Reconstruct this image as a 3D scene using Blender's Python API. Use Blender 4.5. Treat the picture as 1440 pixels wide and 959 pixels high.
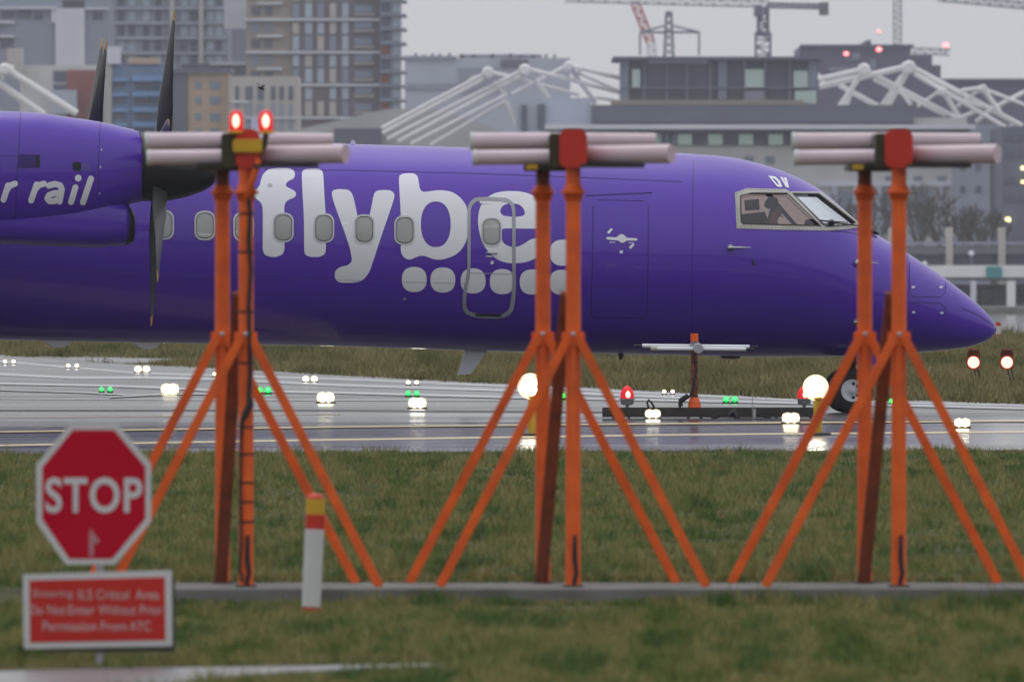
import bpy, bmesh, math, random
import numpy as np
from mathutils import Vector, Matrix
random.seed(7); rng = np.random.default_rng(7)
R = math.radians
for o in list(bpy.data.objects): bpy.data.objects.remove(o)
S = bpy.context.scene; COL = S.collection

# ------------------------------------------------------------------ camera, sky, sun, exposure
H, F, Y0 = 2.29, 16000.0, 337.0          # eye height, focal length in photo pixels, horizon row
PITCH = math.atan((479.5-Y0)/F)
cam = bpy.data.cameras.new('camera'); co = bpy.data.objects.new('camera', cam); COL.objects.link(co)
co.location = (0,0,H); co.rotation_euler = (math.pi/2-PITCH, 0, 0)
cam.lens = 400; cam.sensor_width = 36; cam.clip_start = 1; cam.clip_end = 20000
cam.dof.use_dof = True; cam.dof.focus_distance = 149.6; cam.dof.aperture_fstop = 6.8
S.camera = co

SUN_EL, SUN_AZ = R(60), R(340)
w = bpy.data.worlds.new('World'); S.world = w; w.use_nodes = True
nt = w.node_tree; bg = nt.nodes['Background']
sky = nt.nodes.new('ShaderNodeTexSky'); sky.sky_type = 'NISHITA'; sky.sun_disc = False
sky.sun_elevation = SUN_EL; sky.sun_rotation = SUN_AZ; sky.dust_density = 5; sky.air_density = 2
hs = nt.nodes.new('ShaderNodeHueSaturation'); hs.inputs['Saturation'].default_value = 0.10
nt.links.new(sky.outputs[0], hs.inputs['Color'])
tc = nt.nodes.new('ShaderNodeTexCoord'); sp = nt.nodes.new('ShaderNodeSeparateXYZ'); nt.links.new(tc.outputs['Generated'], sp.inputs[0])
mr = nt.nodes.new('ShaderNodeMapRange'); nt.links.new(sp.outputs['Z'], mr.inputs['Value'])
mr.inputs['From Min'].default_value = 0; mr.inputs['From Max'].default_value = 1
mr.inputs['To Min'].default_value = 0; mr.inputs['To Max'].default_value = 1
cr = nt.nodes.new('ShaderNodeValToRGB'); nt.links.new(mr.outputs[0], cr.inputs[0])   # cloud deck: paler overhead
cr.color_ramp.elements[0].color = (5.7,5.75,6.05,1); cr.color_ramp.elements[1].color = (9.6,9.8,10.6,1)
mx = nt.nodes.new('ShaderNodeMix'); mx.data_type = 'RGBA'; mx.inputs['Factor'].default_value = 0.88
nt.links.new(hs.outputs[0], mx.inputs['A']); nt.links.new(cr.outputs[0], mx.inputs['B'])
nt.links.new(mx.outputs['Result'], bg.inputs['Color']); bg.inputs['Strength'].default_value = 0.10
sl = bpy.data.lights.new('sun','SUN'); sl.energy = 0.55; sl.angle = R(25); sl.color = (1,.97,.93)
so = bpy.data.objects.new('sun', sl); COL.objects.link(so)
so.rotation_euler = (R(90)-SUN_EL, 0, R(200)); so.location = (0,0,60)
S.view_settings.view_transform = 'Standard'; S.view_settings.look = 'None'
S.view_settings.exposure = 0.23; S.view_settings.gamma = 1
S.cycles.max_bounces = 8; S.cycles.volume_bounces = 0; S.cycles.transparent_max_bounces = 12

# ------------------------------------------------------------------ geometry of the view -> places in the world
cp, spp = math.cos(PITCH), math.sin(PITCH)
def ray(px, py):
    a = (px-720)/F; b = -(py-479.5)/F
    return np.array([a, cp + b*spp, -spp + b*cp])
def W(px, py, d):
    r = ray(px, py); t = d/r[1]
    return Vector((r[0]*t, d, H + r[2]*t))
def G(px, py, z=0.0):
    r = ray(px, py); t = (z-H)/r[2]
    return Vector((r[0]*t, r[1]*t, z))

# ------------------------------------------------------------------ materials
def nodes(name):
    m = bpy.data.materials.new(name); m.use_nodes = True
    return m, m.node_tree, m.node_tree.nodes['Principled BSDF']
def mat(name, c, rough=.5, metal=0, var=.12, scale=3.0, coat=0, c2=None, bump=0, detail=4, emit=None, es=0, stretch=(1,1,1), spec=.35):
    m, t, p = nodes(name)
    p.inputs['Roughness'].default_value = rough; p.inputs['Metallic'].default_value = metal
    p.inputs['Coat Weight'].default_value = coat; p.inputs['Coat Roughness'].default_value = .08
    p.inputs['Specular IOR Level'].default_value = spec
    tc = t.nodes.new('ShaderNodeTexCoord'); mp = t.nodes.new('ShaderNodeMapping'); mp.inputs['Scale'].default_value = stretch
    t.links.new(tc.outputs['Object'], mp.inputs[0])
    n = t.nodes.new('ShaderNodeTexNoise'); n.inputs['Scale'].default_value = scale; n.inputs['Detail'].default_value = detail
    t.links.new(mp.outputs[0], n.inputs['Vector'])
    r = t.nodes.new('ShaderNodeValToRGB'); t.links.new(n.outputs['Fac'], r.inputs[0])
    c2 = c2 or tuple(x*(1-var*2) for x in c)
    r.color_ramp.elements[0].position = .3; r.color_ramp.elements[1].position = .68
    r.color_ramp.elements[0].color = (*c2,1); r.color_ramp.elements[1].color = (*c,1)
    t.links.new(r.outputs[0], p.inputs['Base Color'])
    if bump:
        b = t.nodes.new('ShaderNodeBump'); b.inputs['Strength'].default_value = bump; b.inputs['Distance'].default_value = .01
        t.links.new(n.outputs['Fac'], b.inputs['Height']); t.links.new(b.outputs[0], p.inputs['Normal'])
    if emit: p.inputs['Emission Color'].default_value = (*emit,1); p.inputs['Emission Strength'].default_value = es
    return m
M = {}
M['purple'] = mat('purple_paint', (.088,.020,.41), .42, coat=.5, var=.08, scale=.8, detail=6, bump=.05, stretch=(.35,1,1), spec=.35)
M['purple'].node_tree.nodes['Principled BSDF'].inputs['Coat IOR'].default_value = 1.5; M['purple'].node_tree.nodes['Principled BSDF'].inputs['Coat Roughness'].default_value = .035
M['white_paint'] = mat('white_paint', (.66,.67,.72), .35, var=.03)
M['letter'] = mat('white_lettering', (.78,.79,.82), .5, var=.03, scale=2, spec=.3)
M['grey_paint'] = mat('grey_paint', (.38,.39,.43), .4)
M['cream_frame'] = mat('cream_frame', (.50,.49,.44), .5)
M['black'] = mat('black_paint', (.010,.011,.018), .32, var=.1)
M['blade'] = mat('blade_grey', (.035,.036,.042), .35, var=.15)
M['blade_tip'] = mat('ochre_tip', (.45,.27,.06), .5)
M['rubber'] = mat('rubber', (.018,.017,.017), .75, bump=.2, scale=30)
M['panel_line'] = mat('panel_line', (.03,.012,.10), .5)
M['fine_line'] = mat('fine_line', (.13,.08,.36), .5)
M['pane'] = mat('cabin_pane', (.30,.30,.30), .25, c2=(.40,.40,.40), scale=2.2, coat=.3)
M['pane_ring'] = mat('window_ring', (.66,.66,.68), .35)
M['metal'] = mat('bare_metal', (.45,.45,.46), .35, metal=.8)
M['dark_metal'] = mat('dark_metal', (.05,.045,.04), .5, metal=.3)
M['orange'] = mat('orange_paint', (.86,.135,.010), .5, c2=(.60,.085,.010), scale=5, bump=.15, coat=.1)
M['brown_steel'] = mat('rusty_brown_steel', (.26,.060,.020), .6, c2=(.13,.032,.014), scale=7)  # brown steel; on the antenna braces it is shade put into the colour
M['red_box'] = mat('red_plastic', (.55,.030,.014), .4, var=.08)
M['tube'] = mat('pinkish_radome', (.62,.50,.55), .42, c2=(.54,.42,.465), scale=2.5, coat=.1)
M['olive'] = mat('olive_bracket', (.055,.05,.025), .5)
M['yellow'] = mat('yellow_paint', (.62,.36,.02), .45)
M['cable'] = mat('black_cable', (.015,.015,.02), .5)
M['sign_red'] = mat('sign_red', (.46,.001,.020), .6, var=.04, spec=.1)
M['board_red'] = mat('board_red', (.52,.034,.026), .6, var=.05, spec=.1)
M['sign_white'] = mat('sign_white', (.58,.58,.57), .5, var=.05, spec=.3)
M['faded_white'] = mat('faded_white_print', (.56,.42,.41), .5)
M['faded'] = mat('faded_print', (.44,.20,.22), .5)
M['concrete'] = mat('concrete', (.19,.185,.175), .9, c2=(.09,.085,.075), scale=2.2, bump=.3, detail=8)
M['skin'] = mat('skin', (.72,.43,.32), .5); M['hair'] = mat('hair', (.06,.035,.025), .7)
M['shirt'] = mat('shirt', (.62,.63,.66), .7); M['liner'] = mat('cockpit_liner', (.58,.52,.44), .7)
M['seat'] = mat('seat_fabric', (.06,.045,.04), .8)
def emis(name, c, s, body=(.3,.3,.3)):
    m, t, p = nodes(name); p.inputs['Base Color'].default_value = (*body,1)
    p.inputs['Emission Color'].default_value = (*c,1); p.inputs['Emission Strength'].default_value = s
    return m
M['lamp_white'] = emis('lit_white', (1,.93,.74), 14)
M['lamp_warm'] = emis('lit_warm', (1,.88,.55), 14)
M['lamp_soft'] = emis('lit_soft_white', (1,.94,.82), 6)
M['lamp_green'] = emis('lit_green', (.01,1,.10), 2.4)
M['lamp_red'] = emis('lit_red', (1,.01,.03), .45, (.35,.005,.01))
M['lamp_core'] = emis('lit_red_core', (1,.50,.33), 2.2)
M['bowl_warm'] = emis('lit_warm_bowl', (1,.80,.48), 1.3, (.5,.4,.25)); M['bowl_green'] = emis('lit_green_bowl', (.02,.9,.12), .5, (.05,.3,.1))  # halo round the lamps, put in as dimly glowing shapes
M['lamp_far'] = emis('lit_far_red', (1,.16,.16), 4)
M['lit_pane'] = emis('lit_pane', (.42,.58,.54), .17, (.3,.36,.35))
M['lamp_amber'] = emis('lit_amber', (1,.8,.35), 2.5)
# glass for the cockpit
def glass(name, tint, refl):
    m = bpy.data.materials.new(name); m.use_nodes = True; t = m.node_tree; t.nodes.clear()
    o = t.nodes.new('ShaderNodeOutputMaterial'); a = t.nodes.new('ShaderNodeBsdfTransparent'); a.inputs[0].default_value = (*tint,1)
    g = t.nodes.new('ShaderNodeBsdfGlossy'); g.inputs['Roughness'].default_value = .03; g.inputs[0].default_value=(.9,.95,1,1)
    mx = t.nodes.new('ShaderNodeMixShader'); mx.inputs[0].default_value = refl
    t.links.new(a.outputs[0], mx.inputs[1]); t.links.new(g.outputs[0], mx.inputs[2]); t.links.new(mx.outputs[0], o.inputs[0]); return m
M['side_glass'] = glass('tinted_glass', (.74,.52,.47), .07)
M['wind_glass'] = glass('windscreen_glass', (.45,.55,.58), .55)
# ground materials, all by world position
def ground_mat(name, cols, scale, stretch, rough, bump=.4, rvar=None, fine=None, coat=0):
    m, t, p = nodes(name)
    g = t.nodes.new('ShaderNodeNewGeometry'); mp = t.nodes.new('ShaderNodeMapping'); mp.inputs['Scale'].default_value = stretch
    t.links.new(g.outputs['Position'], mp.inputs[0])
    n = t.nodes.new('ShaderNodeTexNoise'); n.inputs['Scale'].default_value = scale; n.inputs['Detail'].default_value = 7; n.inputs['Roughness'].default_value=.6
    t.links.new(mp.outputs[0], n.inputs['Vector'])
    r = t.nodes.new('ShaderNodeValToRGB'); t.links.new(n.outputs['Fac'], r.inputs[0])
    el = r.color_ramp.elements
    while len(el) < len(cols): el.new(.5)
    for i,c in enumerate(cols): el[i].position = .28+.44*i/(len(cols)-1); el[i].color = (*c,1)
    t.links.new(r.outputs[0], p.inputs['Base Color'])
    if rvar:
        q = t.nodes.new('ShaderNodeMapRange'); t.links.new(n.outputs['Fac'], q.inputs[0]); q.inputs[1].default_value=.35; q.inputs[2].default_value=.65
        q.inputs[3].default_value = rvar[0]; q.inputs[4].default_value = rvar[1]; t.links.new(q.outputs[0], p.inputs['Roughness'])
    else: p.inputs['Roughness'].default_value = rough
    n2 = t.nodes.new('ShaderNodeTexNoise'); n2.inputs['Scale'].default_value = fine or scale*12; n2.inputs['Detail'].default_value = 3
    t.links.new(g.outputs['Position'], n2.inputs['Vector'])
    b = t.nodes.new('ShaderNodeBump'); b.inputs['Strength'].default_value = bump; b.inputs['Distance'].default_value = .02
    t.links.new(n2.outputs['Fac'], b.inputs['Height']); t.links.new(b.outputs[0], p.inputs['Normal'])
    return m
GC = [(.020,.028,.006),(.035,.042,.010),(.07,.06,.024),(.028,.036,.008)]
M['turf'] = ground_mat('turf', GC, .55, (1,.22,1), .9)
M['grass_mid'] = ground_mat('grass_mid', [(.020,.050,.002),(.075,.125,.008),(.24,.205,.064),(.040,.105,.004),(.14,.15,.030)], 1.7, (1,.13,1), .75, 0)
M['grass_far'] = ground_mat('grass_far', [(.045,.055,.010),(.14,.13,.038),(.24,.20,.078),(.09,.095,.022)], .55, (1,.10,1), .8, 0)
M['taxi'] = ground_mat('wet_asphalt', [(.034,.035,.040),(.052,.053,.058)], .35, (.25,1.2,1), .2, .10, (.10,.30), 40)
M['runway'] = ground_mat('wet_dark_asphalt', [(.022,.023,.026),(.036,.037,.040)], .3, (.12,1,1), .25, .10, (.16,.40), 40)
M['path'] = ground_mat('wet_path', [(.12,.12,.125),(.19,.19,.195)], .8, (.4,1,1), .35, .2)
M['mark'] = ground_mat('white_marking', [(.20,.205,.22),(.42,.43,.45)], 1.5, (.3,1,1), .35, .05)
M['mark_y'] = ground_mat('yellow_marking', [(.55,.42,.18),(.66,.54,.28)], 1.5, (.3,1,1), .35, .05)
M['joint'] = ground_mat('drain_slot', [(.012,.012,.014),(.03,.03,.03)], 1.5, (.3,1,1), .6, .05)
M['water'] = ground_mat('dock_water', [(.26,.27,.28),(.34,.35,.36)], .05, (1,.3,1), .12, .3, None, .8)
M['quay'] = ground_mat('quay_paving', [(.16,.16,.155),(.22,.22,.21)], .1, (1,1,1), .7)

# ------------------------------------------------------------------ object helpers
def tag(o, label=None, cat=None, group=None, kind=None):
    if label: o['label'] = label
    if cat: o['category'] = cat
    if group: o['group'] = group
    if kind: o['kind'] = kind
    return o
def wloc(p):
    m = p.matrix_basis.copy(); q = p.parent
    while q: m = q.matrix_basis @ m; q = q.parent
    return m
def link(name, me, m, parent=None, smooth=False):
    """me holds WORLD coordinates; they become local to parent."""
    o = bpy.data.objects.new(name, me); COL.objects.link(o)
    if parent: o.parent = parent; me.transform(wloc(parent).inverted())
    if m: me.materials.append(m)
    if smooth:
        for p in me.polygons: p.use_smooth = True
    return o
def empty(name, loc, label, cat, group=None, rot=None):
    o = bpy.data.objects.new(name, None); COL.objects.link(o); o.location = loc; o.empty_display_size = .2
    if rot is not None: o.rotation_euler = rot
    return tag(o, label, cat, group)
def topmesh(name, me, m, origin, smooth=False):
    me.transform(Matrix.Translation(-Vector(origin))); o = link(name, me, m, None, smooth); o.location = origin; return o
class MB:
    def __init__(s): s.v=[]; s.f=[]; s.sm=[]
    def add(s, vs, fs, sm=False):
        n=len(s.v); s.v += [tuple(v) for v in vs]; s.f += [tuple(i+n for i in f) for f in fs]; s.sm += [sm]*len(fs); return s
    def box(s, a, b):
        x0,y0,z0=a; x1,y1,z1=b
        return s.add([(x0,y0,z0),(x1,y0,z0),(x1,y1,z0),(x0,y1,z0),(x0,y0,z1),(x1,y0,z1),(x1,y1,z1),(x0,y1,z1)],
              [(0,3,2,1),(4,5,6,7),(0,1,5,4),(1,2,6,5),(2,3,7,6),(3,0,4,7)])
    def prism(s, pts, y0, y1):     # pts (x,z) outline, extruded along y
        n=len(pts); vs=[(x,y0,z) for x,z in pts]+[(x,y1,z) for x,z in pts]
        return s.add(vs, [tuple(range(n)), tuple(reversed(range(n,2*n)))]+[(i,i+n,(i+1)%n+n,(i+1)%n) for i in range(n)])
    def tube(s, pts, r, n=12, cap=True):
        pts=[Vector(p) for p in pts]; k=len(pts); rs = r if isinstance(r,(list,tuple)) else [r]*k
        vs=[]; up=None
        for i,p in enumerate(pts):
            t=(pts[min(i+1,k-1)]-pts[max(i-1,0)]).normalized()
            if up is None: up = t.orthogonal().normalized()
            u=(up-t*up.dot(t)).normalized(); up=u; w_=t.cross(u)
            for j in range(n):
                a=2*math.pi*j/n; vs.append(p+rs[i]*(math.cos(a)*u+math.sin(a)*w_))
        fs=[(i*n+j,i*n+(j+1)%n,(i+1)*n+(j+1)%n,(i+1)*n+j) for i in range(k-1) for j in range(n)]
        s.add(vs, fs, True)
        if cap: s.add(vs[:n],[tuple(reversed(range(n)))]); s.add(vs[-n:],[tuple(range(n))])
        return s
    def bar(s, a, b, wd, th=None):  # square bar
        a=Vector(a); b=Vector(b); th=th or wd; t=(b-a).normalized()
        u=t.cross(Vector((0,1,0)));
        if u.length<.1: u=t.cross(Vector((0,0,1)))
        u.normalize(); v=t.cross(u).normalized()
        vs=[p+su*u*wd/2+sv*v*th/2 for p in (a,b) for su,sv in ((-1,-1),(1,-1),(1,1),(-1,1))]
        return s.add(vs,[(0,3,2,1),(4,5,6,7),(0,1,5,4),(1,2,6,5),(2,3,7,6),(3,0,4,7)])
    def lathe(s, c, axis, prof, n=24):   # prof (dist along axis, radius)
        c=Vector(c); ax=Vector(axis).normalized(); u=ax.orthogonal().normalized(); v=ax.cross(u); vs=[]
        for h,r in prof:
            for j in range(n):
                a=2*math.pi*j/n; vs.append(c+ax*h+max(r,1e-4)*(math.cos(a)*u+math.sin(a)*v))
        k=len(prof); fs=[(i*n+j,i*n+(j+1)%n,(i+1)*n+(j+1)%n,(i+1)*n+j) for i in range(k-1) for j in range(n)]
        s.add(vs,fs,True); s.add(vs[:n],[tuple(reversed(range(n)))]); s.add(vs[-n:],[tuple(range(n))]); return s
    def mesh(s):
        me=bpy.data.meshes.new('mesh'); me.from_pydata(s.v,[],s.f); me.validate()
        if len(me.polygons)==len(s.sm): me.polygons.foreach_set('use_smooth', s.sm)
        return me
    def build(s, name, m, parent=None, bevel=0):
        me=s.mesh()
        bm=bmesh.new(); bm.from_mesh(me); bmesh.ops.recalc_face_normals(bm, faces=bm.faces)
        if bevel: bmesh.ops.bevel(bm, geom=[e for e in bm.edges if len(e.link_faces)==2 and e.calc_face_angle(0)>.6], offset=bevel, segments=2, affect='EDGES')
        bm.to_mesh(me); bm.free()
        return link(name, me, m, parent)
    def top(s, name, m, origin, label, cat, group=None, kind=None, bevel=0):
        me=s.mesh(); bm=bmesh.new(); bm.from_mesh(me); bmesh.ops.recalc_face_normals(bm, faces=bm.faces)
        if bevel: bmesh.ops.bevel(bm, geom=[e for e in bm.edges if len(e.link_faces)==2 and e.calc_face_angle(0)>.6], offset=bevel, segments=2, affect='EDGES')
        bm.to_mesh(me); bm.free()
        return tag(topmesh(name, me, m, origin), label, cat, group, kind)
def copy_tree(o, parent=None):
    c=o.copy(); COL.objects.link(c)
    if parent: c.parent=parent
    for ch in [x for x in list(bpy.data.objects) if x.parent==o]: copy_tree(ch, c)
    return c
def rrect(cx, cy, w_, h_, r, n=6):
    pts=[]
    for sx,sy,a0 in ((1,-1,-90),(1,1,0),(-1,1,90),(-1,-1,180)):
        for k in range(n+1):
            a=R(a0+90*k/n); pts.append((cx+sx*(w_/2-r)+r*math.cos(a), cy+sy*(h_/2-r)+r*math.sin(a)))
    return pts
def smooth_loop(p, k=6):
    p=[np.array(q,float) for q in p]; n=len(p); out=[]
    for i in range(n):
        a,b,c,d=p[i-1],p[i],p[(i+1)%n],p[(i+2)%n]
        for j in range(k):
            t=j/k; out.append(tuple(.5*((2*b)+(-a+c)*t+(2*a-5*b+4*c-d)*t*t+(-a+3*b-3*c+d)*t**3)))
    return out
def sup(cx, cy, rx, ry, n=2.0, k=40):
    o=[]
    for i in range(k):
        a=2*math.pi*i/k; c,s_=math.cos(a),math.sin(a)
        o.append((cx+rx*math.copysign(abs(c)**(2/n),c), cy+ry*math.copysign(abs(s_)**(2/n),s_)))
    return o
def fill2d(loops):
    cu=bpy.data.curves.new('c','CURVE'); cu.dimensions='2D'; cu.fill_mode='BOTH'
    for L in loops:
        sp_=cu.splines.new('POLY'); sp_.points.add(len(L)-1); sp_.use_cyclic_u=True
        for q,(x,y) in zip(sp_.points,L): q.co=(x,-y,0,1)
    o=bpy.data.objects.new('c',cu); COL.objects.link(o)
    dg=bpy.context.evaluated_depsgraph_get(); me=bpy.data.meshes.new_from_object(o.evaluated_get(dg))
    bpy.data.objects.remove(o); return me

# ------------------------------------------------------------------ ground, roads, water
def sheet(name, polys, z, m, parent=None):
    """polys: lists of world xy; returns mesh"""
    vs=[]; fs=[]
    for P in polys:
        n=len(vs); vs+=[(x,y,z) for x,y in P]; fs.append(tuple(range(n,n+len(P))))
    me=bpy.data.meshes.new(name); me.from_pydata(vs,[],fs)
    bm=bmesh.new(); bm.from_mesh(me); bmesh.ops.triangulate(bm,faces=bm.faces)
    for f in bm.faces:
        if f.normal.z<0: f.normal_flip()
    bm.to_mesh(me); bm.free()
    return link(name, me, m)
def gp(L, z=0): return [tuple(G(x,y,z)[:2]) for x,y in L]
tag(sheet('ground', [[(-1390,74.6),(1390,74.6),(1390,276),(-1390,276)]], -.012, M['turf']), kind='structure')
tag(sheet('foreground_ground', [[(-1390,-1390),(1390,-1390),(1390,74.6),(-1390,74.6)]], -.10, M['turf']), kind='structure')
far_edge=[(-900,462),(-300,489),(0,499),(185,512),(300,517),(400,523),(480,528),(700,539),(840,545),(960,552),(1130,561),(1300,563),(1440,568),(1740,577),(2300,590)]
near_edge=[(2300,632),(1440,633),(1000,634),(500,636),(0,638),(-900,640)]
joint=[(-900,573),(0,576),(480,576),(850,578),(1100,588),(1440,592),(2300,606)]
tag(sheet('runway', [gp(far_edge+joint[::-1])], 0.0, M['runway']), kind='structure')
tag(sheet('taxiway', [gp(joint+near_edge)], 0.0, M['taxi']), kind='structure')
tag(sheet('side_taxiway', [gp([(40,501.5),(150,502.5),(330,506),(240,509),(187,511.6),(100,507)])], 0.004, M['taxi']), kind='structure')
def line(pts, th, m, name, z=.004):
    polys=[]
    for (a,b),(c,d) in zip(pts[:-1],pts[1:]): polys.append(gp([(a,b-th/2),(c,d-th/2),(c,d+th/2),(a,b+th/2)],z))
    return tag(sheet(name, polys, z, m), kind='structure')
line([(-600,480),(0,508),(104,517),(194,524.5),(480,533),(720,543),(960,555),(1130,563),(1440,570)],2.6,M['mark'],'runway_edge_marking')
line([(-600,500),(0,526),(104,531),(209,531),(300,533),(480,541.5),(720,549),(960,559)],3.6,M['mark'],'runway_side_marking',.008)
line([(-600,528),(0,539),(146,542),(230,545),(300,549),(480,552),(700,558),(960,563),(1130,566.5),(1440,574)],3.2,M['mark'],'runway_centre_marking',.012)
line([(-600,538),(0,548),(117,551.6),(177,555)],1.4,M['mark'],'runway_thin_marking',.016)
line([(154,558.5),(230,554.3),(300,553.5)],1.6,M['mark'],'runway_spur_marking',.016)
line([(-300,559),(300,562),(700,563)],.8,M['mark'],'runway_hairline_marking',.012)
line([(-600,574.5),(0,577),(480,577),(850,579.5),(1100,589),(1440,593),(1900,598)],2.6,M['joint'],'drain_slot')
line([(-600,590),(0,587),(300,584.2),(480,582)],1.8,M['mark_y'],'taxiway_edge_line')
line([(-600,613),(0,607),(480,600),(960,595.3),(1440,591.5),(1900,588)],2.0,M['mark_y'],'taxiway_second_line',.012)
line([(-600,634),(0,626),(480,618),(960,611),(1440,607),(1900,603)],2.2,M['mark_y'],'taxiway_third_line')
tag(sheet('path', [gp([(-400,944),(0,943),(120,940),(240,938),(420,936),(600,932),(640,934.5),(520,940),(400,944.5),(310,951),(240,962),(0,1000),(-400,1000)],-.096)], -.096, M['path']), kind='structure')
mb=MB().box((-1390,276.0,-6),(1390,276.8,-.012)); o=mb.build('dock_bank', M['concrete']); tag(o,kind='structure')
tag(sheet('water', [[(-1390,276.8),(1390,276.8),(1390,958),(-1390,958)]], -4.0, M['water']), kind='structure')
QZ=-3.4
tag(sheet('quay_ground', [[(-1390,960),(1390,960),(1390,2290),(-1390,2290)]], QZ, M['quay']), kind='structure')
o=MB().box((-1390,958,-6),(1390,960,QZ)).build('quay_edge', M['concrete']); tag(o,kind='structure')
# slab under the antennas
a=G(30,825,0).x; mb=MB().box((-3.05,74.55,-.2),(30,75.98,.001))
o=mb.top('concrete_slab', M['concrete'], (0,75,-.1), 'long grey concrete plinth that the orange antenna legs stand on', 'plinth', bevel=.012)

# ------------------------------------------------------------------ grass
def grass(name, n, xf, yf, z, hmin, hmax, bw, m, label, keep=None, clump=1.5):
    y=yf(rng.random(n)); x=xf(rng.random(n), y)
    if keep is not None: k=keep(x,y); x=x[k]; y=y[k]; n=len(x)
    h=hmin+(hmax-hmin)*rng.random(n)**2
    k=int(n*.35); nc=max(k//45,1); ci=rng.integers(0,n,nc); sel=rng.integers(0,nc,k); cxx=x[ci].copy(); cyy=y[ci].copy(); chh=.8+1.3*rng.random(nc)**1.5; csz=(.5+1.4*rng.random(nc))*hmax
    x[:k]=cxx[sel]+rng.normal(size=k)*csz[sel]; y[:k]=cyy[sel]+rng.normal(size=k)*csz[sel]*1.6; h[:k]*=chh[sel]; h[:k]+=hmin*.6
    ph=np.sin(x*1.7+np.sin(y*.9)*2)*np.sin(y*1.1+np.sin(x*1.3)*1.5); h*=(1+.45*np.clip(ph*clump,-1,1))
    a=rng.random(n)*math.pi; lean=(rng.random((n,2))-.5)*h[:,None]*1.3
    wx=np.cos(a)*bw*.5*(.6+.8*rng.random(n)); wy=np.sin(a)*bw*.5
    v=np.empty((n,3,3)); v[:,0]=np.stack([x-wx,y-wy,np.full(n,z)],1); v[:,1]=np.stack([x+wx,y+wy,np.full(n,z)],1)
    v[:,2]=np.stack([x+lean[:,0],y+lean[:,1],z+h],1)
    me=bpy.data.meshes.new(name); me.vertices.add(3*n); me.vertices.foreach_set('co', v.ravel())
    me.loops.add(3*n); me.loops.foreach_set('vertex_index', np.arange(3*n,dtype=np.int32))
    me.polygons.add(n); me.polygons.foreach_set('loop_start', np.arange(0,3*n,3,dtype=np.int32)); me.update(); me.validate()
    o=link(name, me, m); return tag(o,label,'grass',kind='stuff')
def fx(u,y,e=180): return (u-.5)*(1440+2*e)/F*y
near_y=lambda px: 0
def keep_mid(x,y):
    ne=np.interp(x/y*F+720,[-900,0,500,1440,2300],[640,638,636,633,632]); dn=F*H/(ne-Y0)
    return (y<dn+.25*np.sin(x*3)+.2*rng.random(len(x)))&~((x>-3.05)&(y<76.2))
grass('grass', 330000, fx, lambda u: 74.7+u*49.3, -.012, .025,.075,.010, M['grass_mid'], 'rough green and straw grass between the orange antennas and the taxiway', keep_mid)
pathp=np.array([( -400,944),(0,943),(120,940),(240,938),(420,936),(600,932),(640,934.5),(520,940),(400,944.5),(310,951),(240,962),(0,1000),(-400,1000)],float)
def inpath(x,y):
    px=x/y*F+720; py=Y0+F*(H+.1)/y
    up=np.interp(px,[-400,0,120,240,420,600,640],[944,943,940,938,936,932,934.5]); lo=np.interp(px,[0,240,310,400,520,640],[1000,962,951,944.5,940,934.5])
    return (px<645)&(py>up-1)&(py<lo+9)
grass('grass', 260000, lambda u,y: fx(u,y,120), lambda u: 58.5+u*15.0, -.10, .02,.06,.008, M['grass_mid'], 'mown grass in front of the concrete plinth around the stop sign', lambda x,y: ~inpath(x,y), 1.2)
grass('grass', 16000, lambda u,y: fx(u,y,150), lambda u: 74.2+u*.34, -.10, .02,.075,.009, M['grass_mid'], 'longer grass against the front face of the concrete plinth', lambda x,y: x>-3.3)
def keep_far(x,y):
    px=x/y*F+720; fe=np.interp(px,[p[0] for p in far_edge],[p[1] for p in far_edge]); py=Y0+F*H/y
    s=(px>40)&(px<330)&(py>np.interp(px,[40,150,330],[501.5,502.5,506]))&(py<np.interp(px,[100,187,240,330],[507,511.6,509,506]))
    return (py<fe+.8)&~s
grass('grass', 330000, lambda u,y: fx(u,y,150), lambda u: 155+u*121, -.012, .05,.13,.022, M['grass_far'], 'olive and straw coloured grass on the far side of the runway', keep_far)
grass('grass', 9000, lambda u,y: fx(u,y,150), lambda u: 76.25+u*1.0, -.012, .03,.07,.010, M['grass_mid'], 'short grass growing along the back of the concrete plinth')
o=MB().add([(-900,74.62,-.012),(-3.06,74.62,-.012),(-3.06,74.3,-.11),(-900,74.3,-.11)],[(0,1,2,3)]).build('ground_bank', M['turf']); tag(o,kind='structure')

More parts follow.
